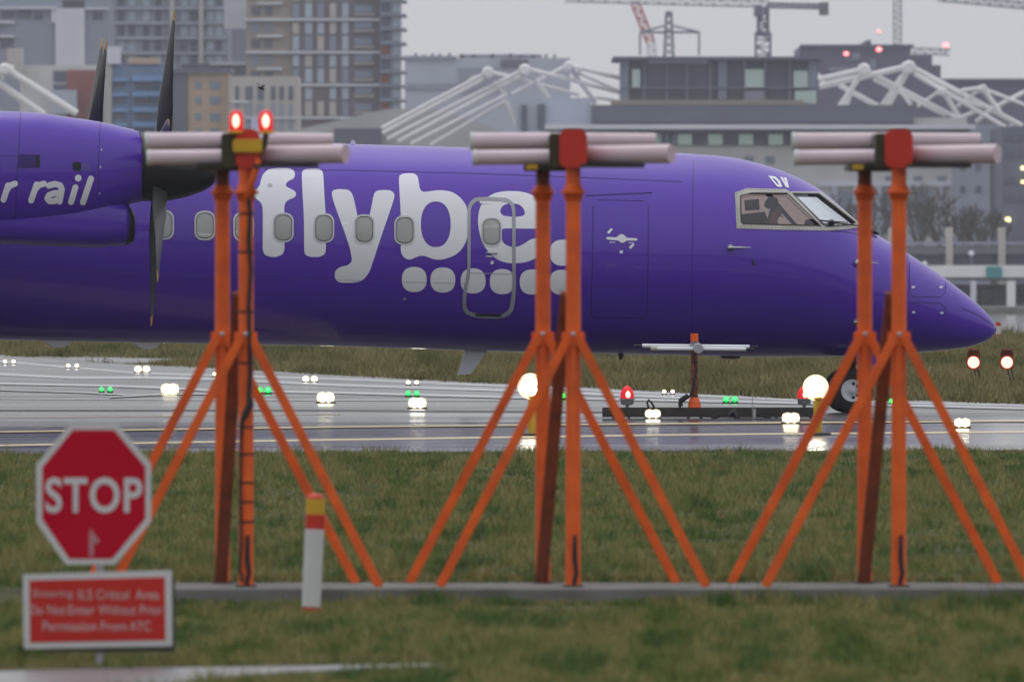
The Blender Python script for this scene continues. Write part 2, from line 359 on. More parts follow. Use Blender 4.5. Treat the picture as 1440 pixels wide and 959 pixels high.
# ------------------------------------------------------------------ the airliner
AG = G(1200,581); AG.y += .18
ARM = Matrix.Translation(AG) @ Matrix.Rotation(R(8),4,'Z') @ Matrix.Rotation(R(1.35),4,'Y')
plane = empty('airliner', AG, 'purple twin-propeller airliner with large white lettering, parked nose to the right behind the orange antennas', 'aeroplane', rot=ARM.to_euler())
ARM = plane.matrix_basis.copy(); INV = ARM.inverted(); INVn=np.array(INV)
O_l = INVn[:3,:3]@np.array([0,0,H])+INVn[:3,3]
def lray(px,py): return INVn[:3,:3]@ray(px,py)
def lplane(px,py,y=0.0):       # local point on the plane local-y = y
    d=lray(px,py); t=(y-O_l[1])/d[1]; return O_l+d*t
def tow(p): return ARM@Vector(p)
def pchip(xs,ys):
    xs=np.array(xs,float); ys=np.array(ys,float); h=np.diff(xs); dl=np.diff(ys)/h; m=np.zeros(len(xs)); m[0]=dl[0]; m[-1]=dl[-1]
    for i in range(1,len(xs)-1):
        if dl[i-1]*dl[i]>0:
            w1=2*h[i]+h[i-1]; w2=h[i]+2*h[i-1]; m[i]=(w1+w2)/(w1/dl[i-1]+w2/dl[i])
    def f(x):
        x=np.asarray(x,float); i=np.clip(np.searchsorted(xs,x)-1,0,len(xs)-2); t=np.clip((x-xs[i])/h[i],0,1); 
        return (2*t**3-3*t**2+1)*ys[i]+(t**3-2*t**2+t)*h[i]*m[i]+(-2*t**3+3*t**2)*ys[i+1]+(t**3-t**2)*h[i]*m[i+1]
    return f
class Loft:
    def __init__(s, top, bot, ry, yc=0.0, n=2.0):
        """top, bot: photo outline points; ry: (photo x, half width in m)"""
        T=[lplane(x,y,yc) for x,y in top]; B=[lplane(x,y,yc) for x,y in bot]
        s.ft=pchip([p[0] for p in T],[p[2] for p in T]); s.fb=pchip([p[0] for p in B],[p[2] for p in B])
        X=[lplane(x,400,yc)[0] for x,_ in ry]; s.fy=pchip(X,[r for _,r in ry]); s.x0=T[0][0]; s.x1=min(T[-1][0],B[-1][0]); s.yc=yc; s.n=n
    def sec(s,x):
        t=s.ft(x); b=s.fb(x); return (t+b)/2, np.maximum((t-b)/2,1e-4), np.maximum(s.fy(x),1e-4)
    def Fv(s,p):
        zc,rz,ry=s.sec(p[...,0]); v=np.abs((p[...,2]-zc)/rz)**s.n+np.abs((p[...,1]-s.yc)/ry)**s.n-1
        return np.where((p[...,0]>s.x1)|(p[...,0]<s.x0),9,v)
    def hit(s,px,py,off=0.0):
        d=lray(px,py); ym=s.yc-2.2; t0=(ym-O_l[1])/d[1]; t1=(s.yc-O_l[1])/d[1]+.2
        ts=np.linspace(t0,t1,700); P=O_l+ts[:,None]*d; v=s.Fv(P); k=np.where(v<0)[0]
        if len(k)==0: p=P[np.argmin(v)]
        else:
            a,b=ts[max(k[0]-1,0)],ts[k[0]]
            for _ in range(24):
                m=(a+b)/2
                if s.Fv(O_l+m*d)<0: b=m
                else: a=m
            p=O_l+b*d
        e=1e-3; g=np.array([s.Fv(p+np.eye(3)[i]*e)-s.Fv(p-np.eye(3)[i]*e) for i in range(3)])
        if abs(g[0])>1e4: g[0]=0
        g/=max(np.linalg.norm(g),1e-9); return p+g*off
    def mesh(s, xs, n=128, scale=1.0):
        a=np.arange(n)*2*math.pi/n; ca,sa=np.cos(a),np.sin(a)
        cy=np.sign(ca)*np.abs(ca)**(2/s.n); sz=np.sign(sa)*np.abs(sa)**(2/s.n); mb=MB(); vs=[]
        for x in xs:
            zc,rz,ry=s.sec(x)
            for j in range(n): vs.append(tow((x, s.yc+ry*scale*cy[j], zc+rz*scale*sz[j])))
        k=len(xs); mb.add(vs,[(i*n+j,i*n+(j+1)%n,(i+1)*n+(j+1)%n,(i+1)*n+j) for i in range(k-1) for j in range(n)],True)
        mb.f += [tuple(reversed(range(n))), tuple(range((k-1)*n,k*n))]; mb.sm += [False,False]
        return mb
fus = Loft(
 [(-1300,205),(-700,196),(0,187),(500,203),(600,206),(700,209),(850,212.5),(950,215.5),(1010,219.5),(1043,224.5),(1093,238.5),(1127,253),(1153,268),(1207,313.5),(1227,327),(1257,345),(1293,367.5),(1337,398),(1370,424),(1388,441.5),(1396,451.5),(1400,459.5),(1401.3,464)],
 [(-1300,330),(-700,455),(0,478),(480,487),(580,490.5),(713,494.5),(960,500),(1027,501.5),(1127,501.8),(1207,500.5),(1287,496),(1327,492.5),(1360,488),(1383,480.8),(1394,474),(1400,467),(1401.3,464)],
 [(-1300,.9),(-700,1.30),(-500,1.345),(900,1.345),(1000,1.33),(1070,1.29),(1130,1.21),(1207,1.03),(1257,.86),(1300,.68),(1337,.51),(1370,.32),(1388,.19),(1396,.11),(1400,.04),(1401.3,.001)])
LX=lambda px: lplane(px,400)[0]
xs=list(np.linspace(fus.x0+.01,LX(900),60))+list(np.linspace(LX(904),LX(1380),120))+list(np.linspace(LX(1381.5),fus.x1-.0005,40))
fb=fus.mesh(xs,160).mesh()
bm=bmesh.new(); bm.from_mesh(fb); bmesh.ops.recalc_face_normals(bm,faces=bm.faces); bm.to_mesh(fb); bm.free()
fo=link('fuselage', fb, M['purple'], plane)
# cockpit hollow and window openings, cut out of the fuselage
SIDE=[(1040.9,276.3),(1056.3,272.5),(1106.0,272.9),(1153.4,318.5),(1045,315.3),(1041.6,311.9)]
WIND=[(1114.4,273.1),(1152.8,273.5),(1204.5,313.8),(1198.8,316.8),(1162,319.4),(1157.5,316.6)]
cutters=[]
cavx=np.linspace(LX(1004),LX(1235),24); cm=fus.mesh(cavx,64,.955).mesh(); cutters.append(cm)
def lprism(poly,ya,yb):
    mb=MB(); P=[fus.hit(x,y) for x,y in poly]; n=len(P)
    vs=[tow((p[0],ya,p[2])) for p in P]+[tow((p[0],yb,p[2])) for p in P]
    mb.add(vs,[tuple(range(n)),tuple(reversed(range(n,2*n)))]+[(i,i+n,(i+1)%n+n,(i+1)%n) for i in range(n)]); return mb.mesh()
cutters += [lprism(SIDE,-1.6,-.75), lprism(SIDE,.75,1.6), lprism(WIND,-1.6,-.10), lprism(WIND,.10,1.6)]
tmp=[]
for c in cutters:
    bm=bmesh.new(); bm.from_mesh(c); bmesh.ops.recalc_face_normals(bm,faces=bm.faces); bm.to_mesh(c); bm.free()
    co_=link('cut',c,M['liner'],plane); tmp.append(co_)
    b=fo.modifiers.new('b','BOOLEAN'); b.operation='DIFFERENCE'; b.solver='EXACT'; b.object=co_; b.material_mode='TRANSFER'
dg=bpy.context.evaluated_depsgraph_get(); nm=bpy.data.meshes.new_from_object(fo.evaluated_get(dg)); fo.modifiers.clear()
if len(nm.polygons)>1000: fo.data=nm
print('FUSELAGE', len(nm.polygons), [m.name for m in nm.materials])
for t in tmp: bpy.data.objects.remove(t)

def wrap(name, loops, m, surf, off, parent, gx=12, gy=3.5, thick=0):
    """cut a flat outline (photo coordinates) into strips and lay it on a curved surface"""
    me=fill2d(loops); bm=bmesh.new(); bm.from_mesh(me); bmesh.ops.remove_doubles(bm,verts=bm.verts,dist=1e-4)
    X=[v.co.x for v in bm.verts]; Y=[v.co.y for v in bm.verts]
    def cut(c,nrm): bmesh.ops.bisect_plane(bm,geom=bm.verts[:]+bm.edges[:]+bm.faces[:],plane_co=c,plane_no=nrm)
    y=math.floor(min(Y)/gy)*gy
    while y<max(Y): cut((0,y,0),(0,1,0)); y+=gy
    x=math.floor(min(X)/gx)*gx
    while x<max(X): cut((x,0,0),(1,0,0)); x+=gx
    for v in bm.verts: v.co=tow(surf.hit(v.co.x,-v.co.y,off))
    if thick:
        bmesh.ops.recalc_face_normals(bm,faces=bm.faces)
        if sum(f.normal.y for f in bm.faces)>0: bmesh.ops.reverse_faces(bm,faces=bm.faces)
        bmesh.ops.solidify(bm,geom=bm.faces[:],thickness=thick)
    bm.to_mesh(me); bm.free(); me.materials.clear()
    return link(name, me, m, parent, not thick)
A=lambda L: [(x/4.5+300,y/4.5+220) for x,y in L]
C=lambda L: [(x/4+460,y/4+230) for x,y in L]
f_=A([(395,77),(440,76),(480,78),(508,93),(516,120),(505,143),(478,157),(463,170),(459,184),(468,196),(492,208),(515,222),(523,241),(512,261),(482,274),(460,290),(451,312),(449,340),(450,450),(450,560),(448,595),(435,620),(405,634),(380,636),(350,633),(323,618),(313,590),(312,560),(313,450),(312,340),(307,310),(293,287),(268,268),(257,248),(262,222),(280,202),(295,180),(300,155),(316,115),(350,85)])
l_=A([(575,87),(597,82),(630,81),(665,82),(686,94),(695,120),(700,200),(706,300),(712,400),(712,500),(711,590),(702,619),(672,635),(640,636),(610,635),(584,622),(575,590),(574,480),(572,380),(565,250),(560,130),(563,100)])
y_=A([(750,235),(760,217),(785,210),(820,210),(850,213),(872,230),(886,262),(900,320),(915,385),(940,430),(962,430),(985,385),(1002,310),(1014,250),(1030,223),(1060,216),(1090,215),(1120,218),(1142,236),(1144,262),(1120,340),(1070,485),(1030,605),(1008,672),(984,735),(942,783),(890,798),(850,799),(808,798),(779,784),(768,755),(775,722),(806,700),(850,688),(873,665),(874,635),(860,570),(830,480),(790,370),(760,285)])
b_=C([(404,90),(413,66),(438,58),(465,57),(490,60),(508,75),(515,105),(522,143),(538,160),(562,160),(595,155),(630,152),(672,155),(712,167),(752,197),(782,240),(794,290),(797,335),(792,400),(776,448),(748,492),(705,522),(645,540),(600,538),(560,524),(530,519),(500,527),(465,540),(435,530),(418,505),(414,470),(415,380),(414,290),(408,180)])
bh=C(sup(611,343,84,128,2.25))
e_=C([(1045,157),(1090,160),(1140,173),(1180,197),(1210,235),(1227,290),(1232,345),(1228,366),(1180,367),(1100,367),(1010,366),(985,372),(978,400),(985,435),(1002,456),(1038,470),(1075,467),(1110,450),(1145,428),(1180,422),(1210,430),(1226,455),(1215,492),(1180,528),(1130,551),(1080,560),(1025,560),(965,543),(910,500),(872,440),(853,370),(849,310),(860,250),(890,202),(940,170),(1000,158)])
eh=C([(974,268),(985,243),(1012,229),(1045,227),(1078,232),(1103,254),(1112,280),(1098,296),(1050,301),(1000,296),(980,285)])
for nm_,loops in (('letter',[smooth_loop(f_)]),('letter',[smooth_loop(l_)]),('letter',[smooth_loop(y_)]),('letter',[smooth_loop(b_),bh]),('letter',[smooth_loop(e_),smooth_loop(eh)])):
    wrap(nm_,loops,M['letter'],fus,.004,plane)
wrap('lettering_dot',[C(sup(1327,502,75,73,2.4))],M['letter'],fus,.004,plane)
for cx,cy in ((490,652),(651,655),(821,660),(985,664),(1153,666),(1320,668)): wrap('lettering_dot',[C(sup(cx,cy,70,70.5,2.35))],M['letter'],fus,.004,plane)
wrap('sensor_port',[sup(379.6,261.1,3.4,2.6)],M['metal'],fus,.008,plane)
# cabin windows, each pane in a raised ring
def cabin_window(cx,cy,parent,k=1.0):
    p=wrap('window',[rrect(cx,cy,23*k,34*k,9*k)],M['pane'],fus,.008,parent,30,3)
    wrap('window_ring',[rrect(cx,cy,29*k,41*k,11.5*k),rrect(cx,cy,24*k,35.5*k,9.5*k)],M['pane_ring'],fus,.012,p,30,3,.006)
    wrap('seal',[rrect(cx,cy+.2,24.6*k,35.8*k,9.7*k),rrect(cx,cy,23*k,34*k,9*k)],M['dark_metal'],fus,.0165,p,30,3)
for cx,cy in ((2,312),(59,313),(116,314.5),(173,315.5),(230,316.5),(288,317.5),(342.5,319),(398.3,320.2),(455.3,321),(512.2,322.4),(568.8,324)): cabin_window(cx,cy,plane)
# service door with a pale surround
dp=wrap('door',[smooth_loop([(662,286),(670,282),(710,283),(719,292),(720,350),(720,400),(716,432),(706,442),(668,441),(658,434),(655,424),(659,380),(660,320)],4)],M['purple'],fus,.0015,plane)
outer=[(657.5,300),(659,288),(667,279.5),(680,277.8),(700,278.3),(714,280),(722.5,288),(724.8,302),(725,345),(725.3,382),(725.5,405),(722.5,432),(715,443),(703,447),(680,446.8),(662,444),(652.5,437),(650.3,425),(652,405),(656.5,383),(657.2,345)]
inner=[(662,302),(663.5,291),(670,284.5),(682,282.8),(700,283.3),(712,285),(718.3,291),(720,303),(720,345),(720.2,383),(720,405),(717,430),(711.5,438.5),(702,441.6),(682,441.3),(664,439),(657,433.5),(655.3,424),(657,406),(661,384),(661.8,345)]
wrap('door_surround',[smooth_loop(outer,4),smooth_loop(inner,4)],M['grey_paint'],fus,.010,dp,10,3,.004)
cabin_window(691,326,dp)
wrap('step_plate',[[(668,440),(705,441),(705,444.5),(668,443.5)]],M['dark_metal'],fus,.017,dp)
wrap('panel_line',[[(661,383.4),(720,384.6),(720,385.6),(661,384.4)]],M['grey_paint'],fus,.008,dp)
h=MB().tube([tow(fus.hit(683,355.5,.03)),tow(fus.hit(699,356,.035))],[.008,.016],8); h.build('door_handle',M['metal'],dp)
wrap('marking',[[(683,359.5),(692,360),(692,361.6),(683,361)]],M['letter'],fus,.008,dp)
wrap('marking',[[(690,367),(694,367),(694,371),(690,372)]],M['letter'],fus,.008,dp)
wrap('marking',[[(674.5,283.2),(690,283.6),(690,287),(674.5,286.6)]],M['letter'],fus,.0085,dp)
# freight door outline, latch, fine joints
def seam(pts, th=.9, m='panel_line', surf=None, off=.004, parent=None, name='seam'):
    L=[]
    P=[np.array(p,float) for p in pts]; n=[]
    for i,p in enumerate(P):
        t=P[min(i+1,len(P)-1)]-P[max(i-1,0)]; t/=np.linalg.norm(t); n.append(np.array([-t[1],t[0]]))
    L=[tuple(p+q*th/2) for p,q in zip(P,n)]+[tuple(p-q*th/2) for p,q in reversed(list(zip(P,n)))]
    return wrap(name,[L],M[m],surf or fus,off,parent or plane)
seam([(824,275.5),(870,273.3),(917,271.2)],1.4)
seam([(834,290),(833.5,360),(831,430),(831.5,443),(838,446.5),(870,447),(902,447.5),(908.5,443),(910,430),(911.5,360),(911.5,290)],.9)
seam([(840,281.5),(875,282),(905,283)],.7)
wrap('latch',[smooth_loop([(854,333.5),(866,334),(870,331),(874,329.5),(878,331),(882,334.5),(895,335.5),(895,338.5),(882,338.5),(878,341),(873,341.5),(869,338.5),(854,337)],3)],M['letter'],fus,.006,plane)
for q in ([(853.5,327),(859,321),(862,322.5),(856.5,329)],[(884,348),(890,342),(892.5,344),(887,350.5)],[(871,352.5),(876,352.5),(875.5,356.5),(872,356.5)],[(857,340.2),(865,340.6),(865,341.6),(857,341.2)],[(884,341),(891,341.3),(891,342.3),(884,342)]):
    wrap('marking',[q],M['letter'],fus,.006,plane)
seam([(372,238.5),(500,240),(660,244),(800,249),(960,256)],.6,'panel_line')
seam([(205,386),(300,389),(420,392),(560,396.5),(660,399)],.6,'fine_line')
seam([(300,384),(380,385.5),(440,387)],.5,'fine_line')
seam([(0,379),(80,380),(190,383.5)],.5,'fine_line')
seam([(930,404),(1000,406),(1080,409),(1150,412)],.5,'fine_line')
seam([(975,225),(974,300),(973,380),(974,470)],.5,'panel_line')
seam([(1276,358),(1277,400),(1277,450),(1276,490)],.6,'panel_line')
for q in ([(1279,368),(1279,410),(1284,417.5),(1322,418),(1329,412),(1330,396)],[(1281,428),(1288,425),(1322,426.5),(1330,433),(1330,450)],[(1352,433),(1375,443),(1398,458)]): seam(q,.8)
for x,y in ((1284,404),(1323,404),(1284.5,439),(1324,440)): wrap('fastener',[sup(x,y,2.6,1.6)],M['pane_ring'],fus,.006,plane)
wrap('drain_mask',[sup(569,420,2.3,2)],M['metal'],fus,.006,plane)
# cockpit frames, glazing
fr=wrap('cockpit_frame',[[(1033.4,271.6),(1049.7,265.6),(1105,267),(1110,270.2),(1153.8,270.6),(1180,291.5),(1208.5,314.9),(1208,319.5),(1196,322.5),(1165,325),(1100,323.5),(1035.6,321.8)],
   [(1040.9,276.3),(1056.3,272.5),(1106.0,272.9),(1153.4,318.5),(1045,315.3),(1041.6,311.9)],[(1114.4,273.1),(1150.8,273.6),(1202.5,313.8),(1197.8,316.8),(1162,319.4),(1157.5,316.6)]],M['cream_frame'],fus,.010,plane,5,2.5,.006)
def rivets(pts,step=4.6):
    P=[np.array(p,float) for p in pts]; first=None
    for a_,b_ in zip(P[:-1],P[1:]):
        n=int(np.linalg.norm(b_-a_)/step)
        for i in range(n):
            q=a_+(b_-a_)*i/n; c=tow(fus.hit(q[0],q[1],.0105)); MB().lathe(c,(0,-1,0),[(0,.007),(.003,.004)],6).build('rivet',M['dark_metal'],fr)
rivets([(1035.5,274),(1037.5,319.3),(1100,321.3),(1163,322.6)]); rivets([(1036,272.8),(1050,267.6),(1104,269)])
gs=wrap('side_window',[SIDE],M['side_glass'],fus,-.012,plane,6,3)
wrap('window_seal',[[(1040.3,275.8),(1056.2,271.9),(1106.3,272.3),(1154.8,319.2),(1044.6,316),(1041,312.2)],[(1041.9,277.2),(1056.5,273.5),(1105.6,273.9),(1151.4,317.4),(1045.4,314.3),(1042.6,311.4)]],M['dark_metal'],fus,.0165,gs,6,3)
gw=wrap('windscreen',[WIND],M['wind_glass'],fus,-.012,plane,6,3)
wrap('window_seal',[[(1113.4,272.6),(1151.3,273.0),(1203.6,313.8),(1198.6,317.3),(1162,320),(1156.8,317)],[(1115.8,274),(1150.2,274.4),(1201.2,313.6),(1197.6,316),(1162.2,318.6),(1158.2,316)]],M['dark_metal'],fus,.0165,gw,6,3)
wp=MB().tube([tow(fus.hit(1152,313,.05)),tow(fus.hit(1178,318,.06)),tow(fus.hit(1206,321.5,.05))],.010,6)
wp.tube([tow(fus.hit(1152,312,.035)),tow(fus.hit(1190,315.5,.035))],.007,6); wp.lathe(tow(fus.hit(1168,315,.02)),(0,-1,0),[(0,.05),(.04,.035)],10); wp.build('wiper',M['black'],plane)
wp=MB().tube([tow(fus.hit(1205,322.5,.02)),tow(fus.hit(1222,326.8,.03)),tow(fus.hit(1233,331.5,.03))],[.012,.035,.02],8); wp.build('wiper',M['black'],plane)
seam([(1166,324.5),(1190,326.5),(1215,331),(1234,335)],.6)
# registration letters by the cockpit
for L in ([[(1080,247.8),(1090,249),(1096.5,255),(1100,263),(1096,263.8),(1092,262.5)],[(1086,251.6),(1088.8,252),(1093,256),(1095.3,260.8),(1093.4,260.3)]],[[(1096.5,249.5),(1100.5,250),(1104.5,258),(1102,250.2),(1105.8,250.6),(1109.5,264.8),(1105,264)]]):
    wrap('letter',L,M['letter'],fus,.006,plane)
# probes
def probe(px,py,L):
    b=MB(); p=tow(fus.hit(px,py,0)); q=p+Vector((0,-.07,0)); b.lathe(p,(0,-1,0),[(0,.05),(.03,.045),(.06,.02)],12)
    b.tube([q+Vector((-.03,0,0)),q+Vector((L*.6,0,0)),q+Vector((L,0,0))],[.022,.014,.006],8); b.build('pitot_probe',M['metal'],plane)
probe(1027,348.5,.27); probe(1206,370,.27); probe(1204,453,.05)
MB().tube([tow(fus.hit(1057.5,364,.02)),tow(fus.hit(1060,373,.05))],[.006,.018],6).build('vane',M['black'],plane)
# belly and roof antennas
def fin(poly,yth,m,name):
    b=MB(); P=[lplane(x,y,0) for x,y in poly]; n=len(P)
    vs=[tow((p[0],-yth/2,p[2])) for p in P]+[tow((p[0],yth/2,p[2])) for p in P]
    b.add(vs,[tuple(range(n)),tuple(reversed(range(n,2*n)))]+[(i,i+n,(i+1)%n+n,(i+1)%n) for i in range(n)]); return b.build(name,m,plane,.004)
fin([(655,488),(685,490),(684,496),(662,526),(643,527.5)],.035,M['white_paint'],'blade_antenna')
fin([(644,482),(655,483.5),(684,492.5),(684,495),(660,494)],.05,M['grey_paint'],'antenna_base')
fin([(492,207),(494,197.5),(497,197),(500,201),(501,207)],.03,M['white_paint'],'roof_antenna')
fin([(354,203),(353,167),(361,167),(369,203)],.03,M['white_paint'],'roof_antenna')
fin([(868,494),(878,494),(876,502),(874,506),(871,506)],.04,M['dark_metal'],'belly_probe')
fin([(1008,498),(1043,498),(1040,503.5),(1030,505),(1015,504)],.10,M['black'],'belly_fairing')
for cx,yb in ((81,488.7),(206,491.3)):
    fin([(cx-19,yb-14),(cx+19,yb-14),(cx+19,yb-8.5),(cx+11,yb-2),(cx+3,yb),(cx-4,yb),(cx-11,yb-3),(cx-19,yb-9)],.30,M['white_paint'],'belly_beacon')
# anti-collision light reflections are left to the lamps; belly drain strip
# nose gear
def wheel(c,r,wd,par):
    ax=ARM.to_3x3()@Vector((0,1,0))
    w_=MB().lathe(c,ax,[(-wd/2,r*.50),(-wd/2,r*.80),(-wd*.40,r*.93),(-wd*.2,r),(wd*.2,r),(wd*.40,r*.93),(wd/2,r*.80),(wd/2,r*.50)],40).build('tyre',M['rubber'],par)
    rim=MB().lathe(c-ax*(wd/2+.001),-ax,[(0,r*.50),(.012,r*.50),(.016,r*.47),(.006,r*.43),(.0,r*.16),(.03,r*.13),(.035,.001)],32).build('rim',M['white_paint'],w_)
    hb=MB(); u=Vector((1,0,0)); v=Vector((0,0,1))
    for k in range(9):
        a=2*math.pi*k/9; hb.lathe(c-ax*(wd/2+.0045)+ (math.cos(a)*u+math.sin(a)*v)*r*.31,-ax,[(0,r*.075),(.0035,r*.075)],10)
    hb.build('rim_holes',M['rubber'],rim); return w_
axw=ARM.to_3x3()@Vector((0,1,0)); WC=G(1197,581); WC=Vector((WC.x,WC.y+.1,.298))
wheel(WC,.298,.17,plane); wheel(WC+axw*.42,.298,.17,plane)
g=MB().tube([WC+axw*.05,WC+axw*.37],.035,12); g.tube([WC+axw*.21,WC+axw*.21+Vector((.05,0,.30)),WC+axw*.21+Vector((.09,0,.95))],[.05,.05,.07],12)
g.tube([WC+axw*.21+Vector((.07,0,.33)),WC+axw*.21+Vector((.2,0,.45)),WC+axw*.21+Vector((.10,0,.62))],.02,8); g.tube([WC+axw*.21+Vector((.08,0,.6)),WC+axw*.21+Vector((-.6,0,1.0))],.03,8)
g.build('nose_gear_leg',M['dark_metal'],plane)
for s in (-.28,.28):
    d=MB(); P=[lplane(x,y,s) for x,y in ((1203,498),(1252,497),(1250,508),(1232,514),(1206,512))]; n=len(P)
    vs=[tow((p[0],s-.01,p[2])) for p in P]+[tow((p[0],s+.01,p[2])) for p in P]
    d.add(vs,[tuple(range(n)),tuple(reversed(range(n,2*n)))]+[(i,i+n,(i+1)%n+n,(i+1)%n) for i in range(n)]); d.build('gear_door',M['purple'],plane)

# engines
NY=-4.4
def engine(yc, dz=0.0):
    near = yc<0
    nac=Loft([(-900,190),(-500,160),(0,156.5),(40,158),(100,165.5),(140,171.5),(170,178.5),(190,183),(198.5,187)],
             [(-900,345),(-500,343),(0,330),(100,318),(150,303),(172,293),(184,286.5),(198.5,284)],
             [(-900,.5),(0,.60),(100,.575),(160,.52),(198.5,.455)],NY,2.25)
    chin=Loft([(-900,240),(0,262),(100,264),(140,270),(165,279),(178,288),(185,296.5)],
              [(-900,340),(0,343.5),(60,346),(130,348),(160,346.5),(178,344),(185,341)],
              [(-900,.3),(0,.42),(120,.40),(165,.37),(185,.33)],NY,2.8)
    sh=Vector((0,yc-NY,0))
    def place(ob):
        if not near: ob.data.transform(Matrix.Translation(sh))
        return ob
    n=nac.mesh(np.linspace(nac.x0+.02,nac.x1-.002,90),96).build('engine_nacelle',M['purple'],plane); place(n)
    c=chin.mesh(np.linspace(chin.x0+.02,chin.x1-.002,90),80).build('intake_duct',M['purple'],n); place(c)
    lip=Loft([(178,287.2),(183,293),(187,300)],[(178,344.8),(183,342.8),(187,338.5)],[(178,.362),(183,.345),(187,.30)],NY,2.8)
    l=lip.mesh(np.linspace(lip.x0+.001,lip.x1-.001,8),80,1.012).build('intake_lip',M['black'],n); place(l)
    cuff=Loft([(195.5,185.2),(200.5,188)],[(195.5,284.3),(200.5,283.2)],[(195.5,.47),(200.5,.455)],NY,2.2)
    q=cuff.mesh(np.linspace(cuff.x0+.001,cuff.x1-.001,4),80,1.006).build('cowl_ring',M['black'],n); place(q)
    ctr=[(198.5,235),(224,236.8),(253,239),(275,241),(295,243),(303,244.5),(306,245)]; rr=[48,46.5,40.5,32,20.5,10,1]
    spn=Loft([(a,b-r) for (a,b),r in zip(ctr,rr)],[(a,b+r) for (a,b),r in zip(ctr,rr)],[(a,r/109.) for (a,b),r in zip(ctr,rr)],NY,2.0)
    s_=spn.mesh(np.concatenate([np.linspace(spn.x0+.001,spn.x0+.9,24),np.linspace(spn.x0+.91,spn.x1-.0005,14)]),64).build('spinner',M['black'],plane); place(s_)
    if near:
        seam([(29,158),(27,200),(24,250),(20,330)],.7,surf=nac,parent=n); seam([(141,172),(139,220),(138,270)],.7,surf=nac,parent=n)
        seam([(0,219),(30,220),(52,219)],.6,surf=nac,parent=n)
        wrap('vent',[[(50.5,218),(55.8,218),(55.8,236),(50,236)]],M['black'],nac,.006,n); 
        wrap('vent_ramp',[[(26,217),(50.4,218),(50,236),(24,238)]],M['panel_line'],nac,.003,n).data.materials[0]=M['purple2']
        wrap('vent',[smooth_loop([(103,229),(113,229),(113,240),(104,239.5),(102,234)],3)],M['black'],nac,.006,n)
        wrap('scoop',[[(113,230),(127.5,231),(128,241),(113,240)]],M['fine_line'],nac,.005,n)
        for x,y in ((142.5,211),(141,235),(140,272)): wrap('fastener',[sup(x,y,1.3,1.3)],M['pane_ring'],nac,.006,n)
        # lettering: rounded strokes merged through a distance field
        def strokes(L, r):
            L=[[np.array(p,float) for p in l] for l in L]; allp=np.array([p for l in L for p in l]); x0,y0=allp.min(0)-r-3; x1,y1=allp.max(0)+r+3
            st=1.5; X=np.arange(x0,x1+st,st); Y=np.arange(y0,y1+st,st); gx,gy=np.meshgrid(X,Y); D=np.full(gx.shape,1e9)
            for l in L:
                if len(l)==1: D=np.minimum(D,np.hypot(gx-l[0][0],gy-l[0][1])-r*1.12)
                for a_,b_ in zip(l[:-1],l[1:]):
                    v=b_-a_; t=np.clip(((gx-a_[0])*v[0]+(gy-a_[1])*v[1])/(v@v),0,1); D=np.minimum(D,np.hypot(gx-a_[0]-t*v[0],gy-a_[1]-t*v[1])-r)
            segs={}
            def ip(p,q,dp,dq): t=dp/(dp-dq); return (round(p[0]+(q[0]-p[0])*t,4),round(p[1]+(q[1]-p[1])*t,4))
            for i in range(len(Y)-1):
                for j in range(len(X)-1):
                    P=[(X[j],Y[i]),(X[j+1],Y[i]),(X[j+1],Y[i+1]),(X[j],Y[i+1])]; d=[D[i,j],D[i,j+1],D[i+1,j+1],D[i+1,j]]
                    e=[]
                    for k in range(4):
                        if (d[k]<0)!=(d[(k+1)%4]<0): e.append((ip(P[k],P[(k+1)%4],d[k],d[(k+1)%4]) if d[k]<0 else ip(P[(k+1)%4],P[k],d[(k+1)%4],d[k]), d[k]<0))
                    outs=[p for p,s in e if s]; ins=[p for p,s in e if not s]
                    for a_,b_ in zip(outs,ins): segs[a_]=b_
            loops=[]
            while segs:
                s0,nx=segs.popitem(); L_=[s0]
                while nx in segs: L_.append(nx); nx=segs.pop(nx)
                if len(L_)>5: loops.append(L_)
            return loops
        T=lambda Ls: [[(x/3.6875,y/3.6875+140) for x,y in L] for L in Ls]
        glyphs=[[[(18,519),(42,446)],[(33,472),(50,448),(77,437)]],
                [[(161,523),(190,441)],[(180,468),(200,446),(227,437)]],
                [[(253,447),(283,438),(312,446),(320,466),(315,495),(308,529)],[(316,485),(280,486),(254,496),(245,513),(256,527),(280,527),(309,512)]],
                [[(391,456),(368,531)]],[[(405,408)]],[[(471,411),(430,533)]]]
        for gl in glyphs:
            lp=strokes(gl,15.5); wrap('letter',T(lp),M['letter'],nac,.006,n,12,4)
    # propeller
    hub=lplane(227,237.2,NY); hub=Vector(hub)+sh_local(yc); tilt=R(2.6)
    ph0=12 if near else 29
